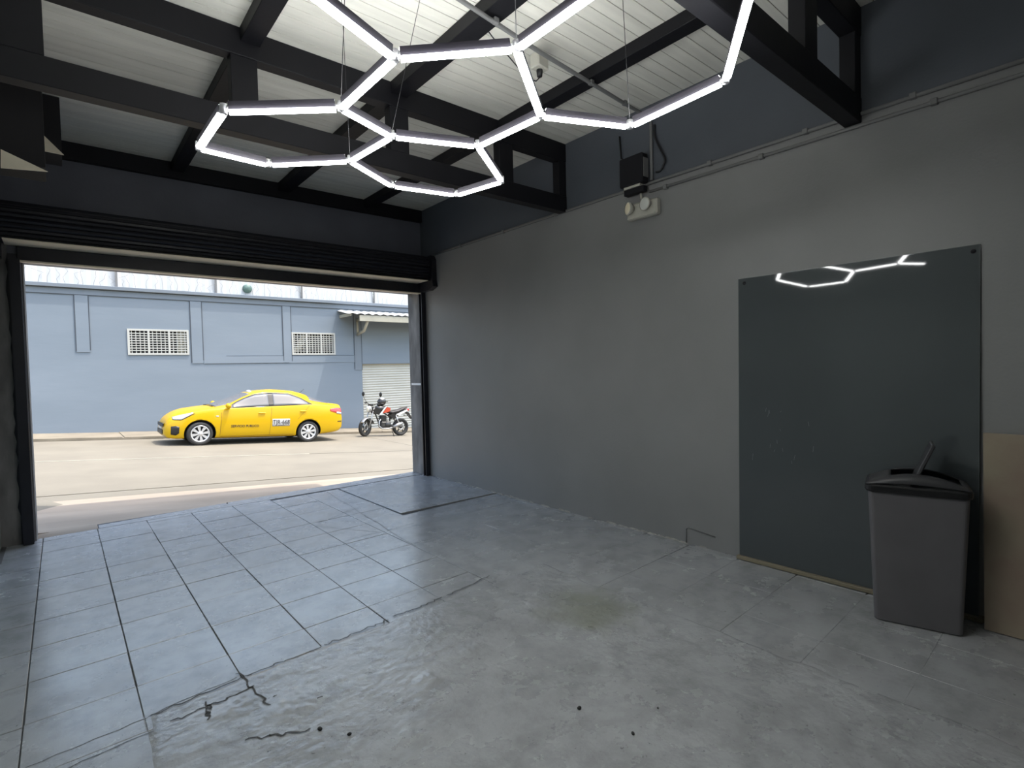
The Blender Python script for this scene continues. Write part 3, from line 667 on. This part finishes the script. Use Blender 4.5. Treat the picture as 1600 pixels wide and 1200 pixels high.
for a, b in zip(sx, sx[1:]):
    c = MB(); n = int((b - a) / .09); vv = []; ff = []
    for k in range(n + 1):
        x = a + .02 + (b - a - .04) * k / n; yy = YW + .05 + (.012 if k % 2 else 0); vv += [(x, yy, 4.021), (x, yy + .1, 5.6), (x, yy + .02, 4.021), (x, yy + .12, 5.6)]
    for k in range(n): ff += [(4 * k, 4 * k + 4, 4 * k + 5, 4 * k + 1), (4 * k + 2, 4 * k + 3, 4 * k + 7, 4 * k + 6)]
    c.add(vv, ff).build('roof_sheet', M_sheet, wh)
    MB().box(b - .03, b + .02, YW + .0, YW + .045, 4.021, 5.5).build('sheet_post', M_conduit, wh)
wz = MB()
for k in range(60):
    x = -1.0 + k * .2 + rnd.uniform(-.06, .06); h = rnd.uniform(.25, .7); pp = [(x + rnd.uniform(-.04, .04) * i, YW + .02 - .01 * i, 4.03 + h * i / 4) for i in range(5)]
    wz.tube(pp, .003, 4)
wz = wz.build('loose_wires', M_conduit, wh); wz['kind'] = 'stuff'
c = MB(); c.lathe([(0, -.05), (.12, -.045), (.14, 0), (.14, .05)], 18, Matrix.Translation((4.70, YW + .02, 4.24))); c.build('round_vent', M_emblem, wh, 'green-grey round vent')
def wh_window(W, board):
    x0, x1, z0, z1 = W; f = MB(); b = .055
    for a in ((x0, x1, z0, z0 + b), (x0, x1, z1 - b, z1), (x0, x0 + b, z0 + b, z1 - b), (x1 - b, x1, z0 + b, z1 - b)): f.box(a[0], a[1], YW - .03, YW + .03, a[2], a[3])
    fr = f.build('window', M_whitebar, wh, 'white barred window')
    def sub(mb, nm, m, lab=None):
        o = mb.build(nm, m, fr, lab); o.matrix_parent_inverse = Matrix.Identity(4); return o
    w3 = (x1 - x0) / 3
    for k in (1, 2): sub(MB().box(x0 + w3 * k - .025, x0 + w3 * k + .025, YW - .03, YW + .03, z0 + b, z1 - b), 'mullion', M_whitebar)
    for k in range(1, 9):
        zz = z0 + b + (z1 - z0 - 2 * b) * k / 9; sub(MB().box(x0 + b, x1 - b, YW - .02, YW - .006, zz - .012, zz + .012), 'bar', M_whitebar)
    for k in range(15):
        if k % 5 == 0: continue
        xx = x0 + (x1 - x0) * k / 15; sub(MB().box(xx - .012, xx + .012, YW - .005, YW + .008, z0 + b, z1 - b), 'bar', M_whitebar)
    sub(MB().box(x0, x1, YW + .2, YW + .22, z0, z1), 'pane', M_darkin)
    sub(MB().prism(board, YW + .05, YW + .09), 'inner_board', M_cream, 'pale yellow board behind the bars')
wh_window(W1, [(2.70, 2.19), (2.94, 2.19), (2.94, 2.80), (2.70, 2.80)])
wh_window(W2, [(6.07, 2.2), (6.24, 2.2), (6.62, 2.81), (6.36, 2.81)])
# awning on its steel brackets
aw = MB(); n = 34; vv = []; ff = []
for k in range(n + 1):
    x = 7.62 + 4.9 * k / n; d = .022 * (1 if k % 2 else -1); vv += [(x, YW - .01, 3.70 + d), (x, YW - 1.02, 3.50 + d), (x, YW - .01, 3.69 + d), (x, YW - 1.02, 3.49 + d)]
for k in range(n): ff += [(4 * k, 4 * k + 1, 4 * k + 5, 4 * k + 4), (4 * k + 2, 4 * k + 6, 4 * k + 7, 4 * k + 3)]
aw.add(vv, ff); ao = aw.build('awning', M_sheet, wh, 'corrugated awning sheet')
def asub(mb, nm, m):
    o = mb.build(nm, m, ao); o.matrix_parent_inverse = Matrix.Identity(4); return o
asub(MB().box(8.02, 12.5, YW - 1.0, YW - .95, 3.25, 3.455), 'fascia', M_cream)
asub(MB().box(7.70, 7.74, YW - .95, YW - .01, 3.42, 3.52), 'side_rail', M_cream)
bk = MB(); bk.tube([(8.35, YW - .02, 3.38), (8.35, YW - .95, 3.36)], .05, 6); bk.tube([(8.35, YW - .02, 2.85), (8.35, YW - .6, 2.95), (8.35, YW - .93, 3.28)], .055, 6); bk.tube([(8.35, YW - .05, 2.85), (8.35, YW - .05, 3.42)], .04, 6)
asub(bk, 'bracket', M_cream)
# pale roller door
rd = MB(); n = 64; vv = []; ff = []; zb, zt_ = -1.2, 1.76
for k in range(n + 1):
    z = zb + (zt_ - zb) * k / n; yy = YW + .10 + (.022 if k % 2 else 0); vv += [(8.5, yy, z), (12.2, yy, z), (8.5, yy + .03, z), (12.2, yy + .03, z)]
for k in range(n): ff += [(4 * k, 4 * k + 1, 4 * k + 5, 4 * k + 4), (4 * k + 2, 4 * k + 6, 4 * k + 7, 4 * k + 3)]
rd.add(vv, ff); rdo = rd.build('roller_door', M_shutter2, wh, 'pale ribbed roller door')
o = MB().box(8.46, 8.52, YW + .03, YW + .16, -1.2, 1.76).build('guide', M_cream, rdo); o.matrix_parent_inverse = Matrix.Identity(4)

# ------------------------------------------------------------------ yellow taxi (local x = rearwards from the front axle, y = away from camera)
CARY = 15.47
car = thing('taxi', 'yellow taxi sedan parked in front of the blue building', 'car', (2.47, CARY, zs(2.47) + .003), (0, math.atan(-SL), 0))
zt_t = [(-.68, .40), (-.66, .52), (-.62, .62), (-.55, .70), (-.42, .79), (-.2, .86), (0, .89), (.25, .925), (.45, 1.005), (.8, 1.145), (1.18, 1.295), (1.45, 1.36), (1.84, 1.395), (2.25, 1.38), (2.6, 1.31), (2.95, 1.175), (3.25, 1.065), (3.42, 1.045), (3.53, 1.035), (3.575, .96), (3.60, .80), (3.61, .60)]
zr_t = [(-.68, .38), (-.66, .49), (-.62, .585), (-.55, .655), (-.42, .735), (-.2, .825), (0, .865), (.25, .905), (.45, .945), (.62, .985), (.80, 1.075), (1.0, 1.185), (1.24, 1.285), (1.6, 1.335), (2.1, 1.33), (2.42, 1.225), (2.68, 1.10), (2.95, 1.06), (3.25, 1.04), (3.53, 1.01), (3.575, .94), (3.60, .78), (3.61, .58)]
zsh_t = [(-.68, .36), (-.66, .45), (-.62, .53), (-.55, .59), (-.42, .66), (-.2, .77), (0, .82), (.3, .865), (.75, .90), (1.6, .955), (2.65, 1.005), (3.1, 1.0), (3.4, .98), (3.53, .95), (3.575, .90), (3.60, .74), (3.61, .55)]
zb_t = [(-.68, .26), (-.6, .175), (-.4, .155), (0, .16), (2.4, .165), (3.1, .21), (3.5, .27), (3.61, .36)]
W_t = [(-.68, .52), (-.66, .585), (-.6, .66), (-.5, .725), (-.35, .775), (-.1, .82), (.3, .845), (1.2, .85), (2.4, .85), (2.9, .84), (3.2, .81), (3.4, .765), (3.53, .71), (3.6, .66), (3.61, .6)]
wsh_t = [(-.68, .50), (-.5, .68), (-.2, .765), (.3, .80), (1.2, .805), (2.5, .80), (3.0, .77), (3.4, .70), (3.53, .65), (3.61, .56)]
wr_t = [(-.68, .42), (-.5, .55), (-.2, .66), (.25, .72), (.45, .71), (.8, .655), (1.2, .60), (1.7, .575), (2.2, .585), (2.6, .615), (2.95, .655), (3.25, .64), (3.53, .58), (3.61, .5)]
def section(u):
    W = pchip(W_t, u); zb = pchip(zb_t, u); zsh = pchip(zsh_t, u); zr = pchip(zr_t, u); zt = pchip(zt_t, u); ws = pchip(wsh_t, u); wr = pchip(wr_t, u)
    h = zsh - zb
    P = [(0, zb), (.78 * W, zb), (.93 * W, zb + .03 * h), (.975 * W, zb + .14 * h), (W, zb + .42 * h), (.995 * W, zb + .66 * h), (.975 * W, zb + .86 * h), (ws, zsh), (ws - .02, zsh + .012), (wr + .012, zr - .012), (wr - .03, zr + .008), (.6 * wr, zr + .75 * (zt - zr)), (0.2 * wr, zt), (0, zt)]
    for _ in range(2):
        Q = [P[0]]
        for a, b in zip(P, P[1:]):
            Q += [(.75 * a[0] + .25 * b[0], .75 * a[1] + .25 * b[1]), (.25 * a[0] + .75 * b[0], .25 * a[1] + .75 * b[1])]
        Q.append(P[-1]); P = Q
    return P
SEC = {}
def sec(u):
    k = round(u, 4)
    if k not in SEC: SEC[k] = section(u)
    return SEC[k]
def half_y(u, v):
    P = sec(u); K = len(P); best = None
    for a, b in zip(P[6:], P[7:]):
        if (a[1] - v) * (b[1] - v) <= 0 and abs(b[1] - a[1]) > 1e-9:
            y = a[0] + (b[0] - a[0]) * (v - a[1]) / (b[1] - a[1])
            if best is None or y > best: best = y
    return best if best is not None else P[K // 2][0]
us = [-.68, -.675, -.66, -.64] + [-.62 + .035 * k for k in range(120)]
us = [u for u in us if u < 3.595] + [3.60, 3.607, 3.61]
KK = len(sec(0)); vv = []; ff = []
for u in us:
    P = sec(u); vv += [(u, -y, z) for y, z in P] + [(u, y, z) for y, z in P[1:-1][::-1]]
RN = 2 * KK - 2
for i in range(len(us) - 1):
    for k in range(RN): ff.append((i * RN + k, i * RN + (k + 1) % RN, (i + 1) * RN + (k + 1) % RN, (i + 1) * RN + k))
ff.append(tuple(range(RN))); ff.append(tuple((len(us) - 1) * RN + k for k in range(RN))[::-1])
body = MB().add(vv, ff, True).build('body', M_yellow, car)
WHL = ((.03, .285), (2.61, .285))
cut = MB()
for (wx, wz_) in WHL:
    for sgn in (-1, 1):
        cut.lathe([(0, sgn * .52), (.335, sgn * .52), (.335, sgn * 1.0), (0, sgn * 1.0)], 40, Matrix.Translation((wx, 0, wz_)), smooth=False)
cme = cut.mesh('arch_cutter', M_trim)
import bmesh as _bm
b_ = _bm.new(); b_.from_mesh(cme); _bm.ops.remove_doubles(b_, verts=b_.verts, dist=1e-5); _bm.ops.recalc_face_normals(b_, faces=b_.faces); b_.to_mesh(cme); b_.free()
cob = bpy.data.objects.new('arch_cutter', cme); COL.objects.link(cob); cob.parent = car
bm_ = body.modifiers.new('arches', 'BOOLEAN'); bm_.operation = 'DIFFERENCE'; bm_.object = cob; bm_.solver = 'EXACT'
try: bm_.material_mode = 'TRANSFER'
except Exception: pass
bpy.context.view_layer.update()
dg = bpy.context.evaluated_depsgraph_get(); nm = bpy.data.meshes.new_from_object(body.evaluated_get(dg)); body.modifiers.clear(); body.data = nm
bpy.data.objects.remove(cob)

def strip(lower, upper, off, n=24, rows=5, side=-1):
    """panel lying on the car's flank between two (u, v) polylines"""
    u0, u1 = max(lower[0][0], upper[0][0]), min(lower[-1][0], upper[-1][0]); vv = []; ff = []
    for i in range(n + 1):
        u = u0 + (u1 - u0) * i / n; a = interp(lower, u); b = interp(upper, u)
        for j in range(rows + 1):
            v = a + (b - a) * j / rows; vv.append((u, side * (half_y(u, v) + off), v))
    for i in range(n):
        for j in range(rows): q = i * (rows + 1) + j; ff.append((q, q + 1, q + rows + 2, q + rows + 1))
    return MB().add(vv, ff, True)
def across(u0, u1, k0, off, n=20):
    """panel over the centre (windscreens): section points from index k0 to the middle, both sides"""
    vv = []; ff = []
    for i in range(n + 1):
        u = u0(0) + (u1(0) - u0(0)) * i / n if callable(u0) else u0 + (u1 - u0) * i / n
        P = sec(u)[k0:]; row = [(u, -y, z) for y, z in P] + [(u, y, z) for y, z in P[:-1][::-1]]
        vv += [(a, b, c + off) for a, b, c in row]
    m = len(vv) // (n + 1)
    for i in range(n):
        for j in range(m - 1): q = i * m + j; ff.append((q, q + 1, q + m + 1, q + m))
    return MB().add(vv, ff, True)
def solid(o, th, off=0): md = o.modifiers.new('thickness', 'SOLIDIFY'); md.thickness = th; md.offset = off; return o
lowW = [(.60, .898), (1.62, .962), (2.70, 1.018)]
for sd in (-1, 1):
    solid(strip([(.62, .905), (1.62, .962), (2.71, 1.026)], [(.62, .93), (.80, 1.055), (1.0, 1.163), (1.24, 1.262), (1.62, 1.312), (2.09, 1.305), (2.42, 1.195), (2.71, 1.036)], .003, 40, 6, sd).build('window_surround', M_trim, car), .003)
    solid(strip([(.72, .925), (1.57, .972)], [(.72, .965), (.82, 1.045), (1.0, 1.142), (1.24, 1.240), (1.57, 1.288)], .007, 24, 6, sd).build('front_side_window', M_glass_car, car), .003)
    solid(strip([(1.69, .980), (2.60, 1.030)], [(1.69, 1.293), (2.08, 1.285), (2.40, 1.178), (2.60, 1.06)], .007, 24, 6, sd).build('rear_side_window', M_glass_car, car), .003)
    for a in ([(.455, .20), (.47, .80)], [(1.605, .22), (1.64, .94)], [(2.30, .62), (2.62, .99)]):
        (u0, v0), (u1, v1) = a; n = 14; vv = []; ff = []
        for k in range(n + 1):
            u = u0 + (u1 - u0) * k / n; v = v0 + (v1 - v0) * k / n
            vv += [(u - .004, sd * (half_y(u, v) + .0015), v), (u + .004, sd * (half_y(u, v) + .0015), v)]
        for k in range(n): ff.append((2 * k, 2 * k + 1, 2 * k + 3, 2 * k + 2))
        solid(MB().add(vv, ff).build('door_seam', M_seam, car), .002)
    solid(strip([(.46, .205), (2.20, .222)], [(.46, .213), (2.20, .230)], .0015, 20, 1, sd).build('sill_seam', M_seam, car), .002)
    for u, v in ((1.40, .790), (2.44, .838)):
        y = half_y(u, v); c = MB(); c.box(u - .085, u + .085, min(sd * (y + .01), sd * (y + .032)), max(sd * (y + .01), sd * (y + .032)), v - .014, v + .014, ch=.006)
        c.box(u - .075, u + .075, min(sd * (y - .01), sd * (y + .003)), max(sd * (y - .01), sd * (y + .003)), v - .034, v - .016); c.build('door_handle', M_yellow, car)
    # door mirror
    y = half_y(.68, .93); c = MB(); c.ball((.60, sd * (y + .13), .965), .065, .10, .07, 14, 10); c.tube([(.66, sd * (y - .02), .915), (.63, sd * (y + .08), .935)], .025, 6)
    c.build('door_mirror', M_yellow, car)
    # lamps
    solid(strip([(-.53, .625), (-.36, .625), (-.13, .775)], [(-.53, .675), (-.36, .735), (-.13, .800)], .004, 16, 4, sd).build('headlamp', M_hl, car), .006)
    solid(strip([(-.53, .612), (-.36, .612), (-.10, .765)], [(-.53, .626), (-.36, .626), (-.10, .777)], .003, 16, 2, sd).build('headlamp_edge', M_trim, car), .004)
    solid(strip([(-.56, .27), (-.46, .25), (-.40, .30)], [(-.56, .46), (-.46, .475), (-.40, .45)], .003, 10, 4, sd).build('fog_lamp_recess', M_trim, car), .005)
    solid(strip([(3.20, .845), (3.40, .79), (3.56, .775)], [(3.20, .905), (3.40, .935), (3.56, .915)], .005, 14, 4, sd).build('tail_lamp', M_red, car), .006)
    solid(strip([(3.40, .775), (3.56, .755)], [(3.40, .825), (3.56, .805)], .008, 8, 2, sd).build('tail_lamp_clear', M_plate, car), .004)
    solid(strip([(.35, .695), (.41, .695)], [(.35, .72), (.41, .72)], .004, 4, 2, sd).build('side_indicator', M_plate, car), .004)
    solid(strip([(3.44, .545), (3.585, .545)], [(3.44, .565), (3.585, .565)], .004, 6, 1, sd).build('bumper_reflector', M_trim, car), .004)
kw = next(k for k in range(KK // 2, KK) if sec(.9)[k][0] < pchip(wr_t, .9) - .035)
solid(across(.34, 1.14, kw, .006).build('windscreen', M_glass_car, car), .003)
solid(across(2.70, 3.20, kw + 1, .006).build('rear_window', M_glass_car, car), .003)
MB().box(-.695, -.672, -.42, .42, .44, .52, ch=.006).build('grille', M_trim, car)
MB().box(-.70, -.66, -.38, .38, .26, .37, ch=.008).build('lower_intake', M_trim, car)
MB().box(-.70, -.676, -.24, .24, .378, .43, ch=.004).build('front_plate', M_plate, car)
# taxi roof lamp and aerial
c = MB(); c.ball((1.26, -.02, 1.315), .065, .15, .05, 14, 8); c.build('roof_lamp', M_plate, car, 'small white roof lamp')
MB().tube([(2.60, 0, 1.31), (2.72, 0, 1.43)], .006, 5).build('aerial', M_trim, car)
MB().box(.30, .42, -.55, .5, .935, .95).build('wiper_cowl', M_trim, car)
# wheels
def wheel(u, sd):
    y0 = sd * .735; T0 = Matrix.Translation((u, y0, .285)) @ (Matrix.Rotation(PI, 4, 'Z') if sd < 0 else Matrix.Identity(4))
    t = MB(); t.lathe([(.205, -.085), (.262, -.088), (.281, -.06), (.285, 0), (.281, .06), (.262, .088), (.205, .085), (.195, .06), (.195, -.06)], 36, T0, closed=True)
    w = t.build('wheel', M_tire, car, 'black tyre')
    d = MB(); d.lathe([(0, .045), (.198, .045), (.200, .06), (.200, -.06), (0, -.06)], 32, T0); d.build('rim_well', M_trim, w)
    h = MB(); h.lathe([(.176, .058), (.204, .072), (.206, .082), (.196, .088), (.178, .080), (.172, .066)], 36, T0, closed=True); h.lathe([(0, .088), (.05, .086), (.062, .07), (.06, .05)], 20, T0); h.build('rim', M_rim, w)
    for k in range(8):
        a = 2 * PI * k / 8 + .2; s = MB(); s.prism([(-.017, .05), (-.036, .185), (.036, .185), (.017, .05)], .062, .078, T0 @ Matrix.Rotation(a, 4, 'Y')); s.build('spoke', M_rim, w)
for (wx, _) in WHL:
    for sd in (-1, 1): wheel(wx, sd)
MB().box(-.1, 2.8, -.5, .5, .14, .30).build('underbody', M_trim, car)
# number panel and lettering on the doors
nb_ = strip([(1.66, .445), (2.10, .455)], [(1.66, .632), (2.10, .642)], .003, 10, 4).build('number_panel', M_plate, car, 'white door panel with the registration number'); solid(nb_, .002)
def lettering(txt, u, v, size, m, nm, lab, off, bold=0.0, sx=1.0):
    cu = bpy.data.curves.new(nm, 'FONT'); cu.body = txt; cu.size = size; cu.align_x = 'CENTER'; cu.align_y = 'CENTER'; cu.extrude = .001; cu.offset = bold; cu.resolution_u = 3
    tmp = bpy.data.objects.new(nm, cu); COL.objects.link(tmp); bpy.context.view_layer.update()
    me = bpy.data.meshes.new_from_object(tmp.evaluated_get(bpy.context.evaluated_depsgraph_get())); bpy.data.objects.remove(tmp)
    for vtx in me.vertices:
        x, yv, d = vtx.co; uu = u + x * sx; v2 = v + yv; vtx.co = (uu, -(half_y(uu, v2) + off) - d, v2)
    me.materials.clear(); me.materials.append(m)
    return link(nm, me, car, lab)
lettering('TJR-668', 1.885, .548, .175, M_text, 'number_lettering', 'dark registration number TJR-668', .007, .001, .74)
lettering('SERVICIO PUBLICO', 1.015, .458, .082, M_text, 'door_lettering', 'dark lettering SERVICIO PUBLICO', .004, .001, .93)
solid(strip([(1.80, .462), (1.97, .466)], [(1.80, .470), (1.97, .474)], .006, 4, 1).build('number_caption', M_text, car), .001)

# ------------------------------------------------------------------ motorcycle (x = rearwards)
BX, BY = 7.19, 15.75
bike = thing('motorcycle', 'black and red motorcycle parked beside the pale roller door', 'motorcycle', (BX, BY, zs(BX) + .004), (0, math.atan(-SL), 0))
def bwheel(x, yaw, r, wdt):
    T0 = Matrix.Translation((x, 0, r)) @ Matrix.Rotation(yaw, 4, 'Z')
    t = MB(); t.lathe([(r - .085, -wdt * .6), (r - .05, -wdt), (r - .015, -wdt * .8), (r, -wdt * .2), (r, wdt * .2), (r - .015, wdt * .8), (r - .05, wdt), (r - .085, wdt * .6)], 30, T0, closed=True)
    w = t.build('wheel', M_tire, bike)
    h = MB(); h.lathe([(r - .105, -.03), (r - .08, -.035), (r - .08, .035), (r - .105, .03)], 28, T0, closed=True); h.lathe([(0, -.06), (.045, -.05), (.045, .05), (0, .06)], 14, T0); h.build('rim', M_engine, w)
    for k in range(5): s = MB(); s.box(-.02, .02, -.015, .015, .03, r - .095, T0 @ Matrix.Rotation(2 * PI * k / 5, 4, 'Y')); s.build('spoke', M_engine, w)
    s = MB(); s.lathe([(.06, -.05), (.115, -.05), (.115, -.045), (.06, -.045)], 20, T0, closed=True); s.build('brake_disc', M_silver, w)
bwheel(0.02, math.radians(28), .285, .055); bwheel(1.25, 0, .285, .065)
st_ = Matrix.Translation((.22, 0, .95)) @ Matrix.Rotation(math.radians(28), 4, 'Z') @ Matrix.Translation((-.22, 0, -.95))
for s in (-.085, .085):
    f = MB(); f.tube([st_ @ Vector((.02, s, .285)), st_ @ Vector((.12, s, .60)), st_ @ Vector((.24, s, .93))], .022, 8); f.build('fork_leg', M_silver, bike)
fe = MB(); vv = []; ff = []
for k in range(11):
    a = math.radians(20 + 130 * k / 10)
    for s in (-.06, -.04, .04, .06): vv.append(st_ @ Vector((.02 + .315 * math.cos(a), s, .285 + .315 * math.sin(a) - (.02 if abs(s) > .05 else 0))))
for k in range(10):
    for j in range(3): q = 4 * k + j; ff.append((q, q + 1, q + 5, q + 4))
solid(MB().add(vv, ff, True).build('front_fender', M_silver, bike), .006)
hl = MB(); hl.ball((0, 0, 0), .09, .085, .11, 14, 10, st_ @ Matrix.Translation((.10, 0, .86))); hl.build('headlight', M_silver, bike)
hl = MB(); hl.ball((0, 0, 0), .02, .065, .085, 12, 8, st_ @ Matrix.Translation((.015, 0, .86))); hl.build('headlight_lens', M_lens, bike)
MB().box(.10, .22, -.06, .06, .96, 1.02, st_, ch=.01).build('gauge', M_trim, bike)
hb = MB(); hb.tube([st_ @ Vector(p) for p in ((.34, -.36, 1.04), (.27, -.22, 1.05), (.22, -.08, .99), (.22, .08, .99), (.27, .22, 1.05), (.34, .36, 1.04))], .013, 8); hb.build('handlebar', M_trim, bike)
for s in (-1, 1):
    g = MB(); g.tube([st_ @ Vector((.34, s * .36, 1.04)), st_ @ Vector((.29, s * .25, 1.048))], .02, 8); g.build('grip', M_seat, bike)
    mr = MB(); mr.tube([st_ @ Vector((.28, s * .24, 1.05)), st_ @ Vector((.22, s * .30, 1.20)), st_ @ Vector((.20, s * .32, 1.27))], .007, 6)
    mr.ball((0, 0, 0), .022, .055, .075, 12, 8, st_ @ Matrix.Translation((.20, s * .33, 1.33))); mr.build('mirror', M_trim, bike)
    tl = MB(); tl.ball((1.45, s * .13, .66), .03, .03, .02, 8, 6); tl.tube([(1.44, 0, .66), (1.45, s * .12, .66)], .006, 5); tl.build('turn_signal', M_trim, bike)
fr = MB()
for pts in (((.27, 0, .9), (.42, 0, .55), (.55, 0, .26), (.85, 0, .24)), ((.27, 0, .88), (.60, 0, .76), (.85, 0, .62), (.88, 0, .30)), ((.80, 0, .68), (1.10, 0, .72), (1.45, 0, .86))): fr.tube(pts, .024, 8)
fr.build('frame', M_bike_black, bike)
def blob(pts_r, nm, m, sy=1.0, n=14, lab=None):
    """skinned spine: (x, z, half height, half width)"""
    vv = []; ff = []
    for (x, z, h, w) in pts_r: vv += [(x, w * math.cos(2 * PI * k / n), z + h * math.sin(2 * PI * k / n)) for k in range(n)]
    for i in range(len(pts_r) - 1):
        for k in range(n): ff.append((i * n + k, i * n + (k + 1) % n, (i + 1) * n + (k + 1) % n, (i + 1) * n + k))
    ff.append(tuple(range(n))); ff.append(tuple((len(pts_r) - 1) * n + k for k in range(n)))
    return MB().add(vv, ff, True).build(nm, m, bike, lab)
blob([(.30, .84, .05, .06), (.38, .87, .10, .12), (.52, .88, .115, .145), (.68, .85, .10, .14), (.80, .80, .06, .09)], 'tank', M_bike_black, lab='red and black fuel tank')
for s in (-1, 1):
    MB().prism([(.20, .83), (.32, .93), (.50, .80), (.42, .68), (.28, .72)], s * .135 - .012, s * .135 + .012).build('tank_shroud', M_bike_black, bike)
    MB().prism([(.42, .70), (.60, .93), (.66, .95), (.50, .72)], s * .15 - .008, s * .15 + .008).build('tank_stripe', M_bike_white, bike)
    MB().prism([(.53, .74), (.68, .94), (.80, .90), (.78, .80), (.66, .76)], s * .145 - .008, s * .145 + .008).build('tank_panel', M_bike_red, bike, 'red tank panel')
    MB().prism([(.80, .66), (.92, .74), (1.12, .66), (.95, .52)], s * .10 - .012, s * .10 + .012).build('side_cover', M_bike_black, bike)
    MB().prism([(1.02, .70), (1.42, .86), (1.44, .81), (1.10, .66)], s * .10 - .01, s * .10 + .01).build('tail_panel', M_bike_white if s < 0 else M_bike_black, bike)
blob([(.76, .78, .05, .09), (.90, .76, .055, .13), (1.10, .80, .055, .13), (1.30, .88, .045, .10), (1.46, .93, .02, .05)], 'seat', M_seat)
en = MB(); en.box(.50, .86, -.13, .13, .27, .48, ch=.04); en.box(.52, .70, -.09, .09, .47, .66, ch=.02)
for k in range(5): en.box(.50, .72, -.11, .11, .50 + .03 * k, .512 + .03 * k)
en.lathe([(0, -.16), (.09, -.155), (.10, -.13), (.10, -.10)], 18, Matrix.Translation((.74, 0, .37))); en.build('engine', M_engine, bike)
ex = MB(); ex.tube([(.52, -.08, .56), (.44, -.12, .48), (.42, -.13, .34), (.52, -.14, .25), (.80, -.15, .25), (.92, -.16, .29)], .022, 8)
ex.tube([(.90, -.165, .29), (1.05, -.17, .36), (1.22, -.175, .42)], .05, 10, rads=[.035, .055, .045]); ex.build('exhaust', M_silver, bike)
for s in (-.10, .10): MB().tube([(.86, s, .34), (1.25, s, .285)], .022, 8).build('swingarm', M_engine, bike)
for s in (-.11, .11): MB().tube([(1.16, s, .33), (1.02, s, .66)], .022, 8).build('shock', M_silver, bike)
rf = MB(); rf.prism([(1.40, .80), (1.52, .76), (1.66, .56), (1.63, .54), (1.48, .70), (1.38, .75)], -.05, .05); rf.build('tail_fender', M_trim, bike)
MB().box(1.46, 1.53, -.05, .05, .82, .88, ch=.012).build('tail_light', M_red, bike)
MB().tube([(.86, -.10, .30), (.92, -.22, .0)], .011, 6).build('kickstand', M_trim, bike)
MB().tube([(.80, -.28, .32), (.80, .28, .32)], .012, 6).build('footpeg', M_trim, bike)

hm = thing('helmet', 'dark full-face helmet resting on the motorcycle tank', 'helmet', (BX + .62, BY - .02, zs(BX + .62) + .978), (0, .05, 0))
sh = MB(); sh.ball((0, 0, .125), .145, .115, .125, 18, 12); sh.box(-.15, -.05, -.075, .075, .0, .075, ch=.025); sh.build('shell', M_bike_black, hm)
vz = MB(); vz.ball((-.030, 0, .125), .125, .110, .052, 16, 8); vz.build('visor', M_visor, hm)
pk = MB(); pk.box(.06, .20, -.05, .05, .115, .14, ch=.01); pk.build('rear_spoiler', M_trim, hm)
st2 = MB(); st2.ball((0.0, 0, .185), .105, .09, .070, 14, 8); st2.build('crown_panel', M_bike_white, hm, 'pale crown of the helmet')
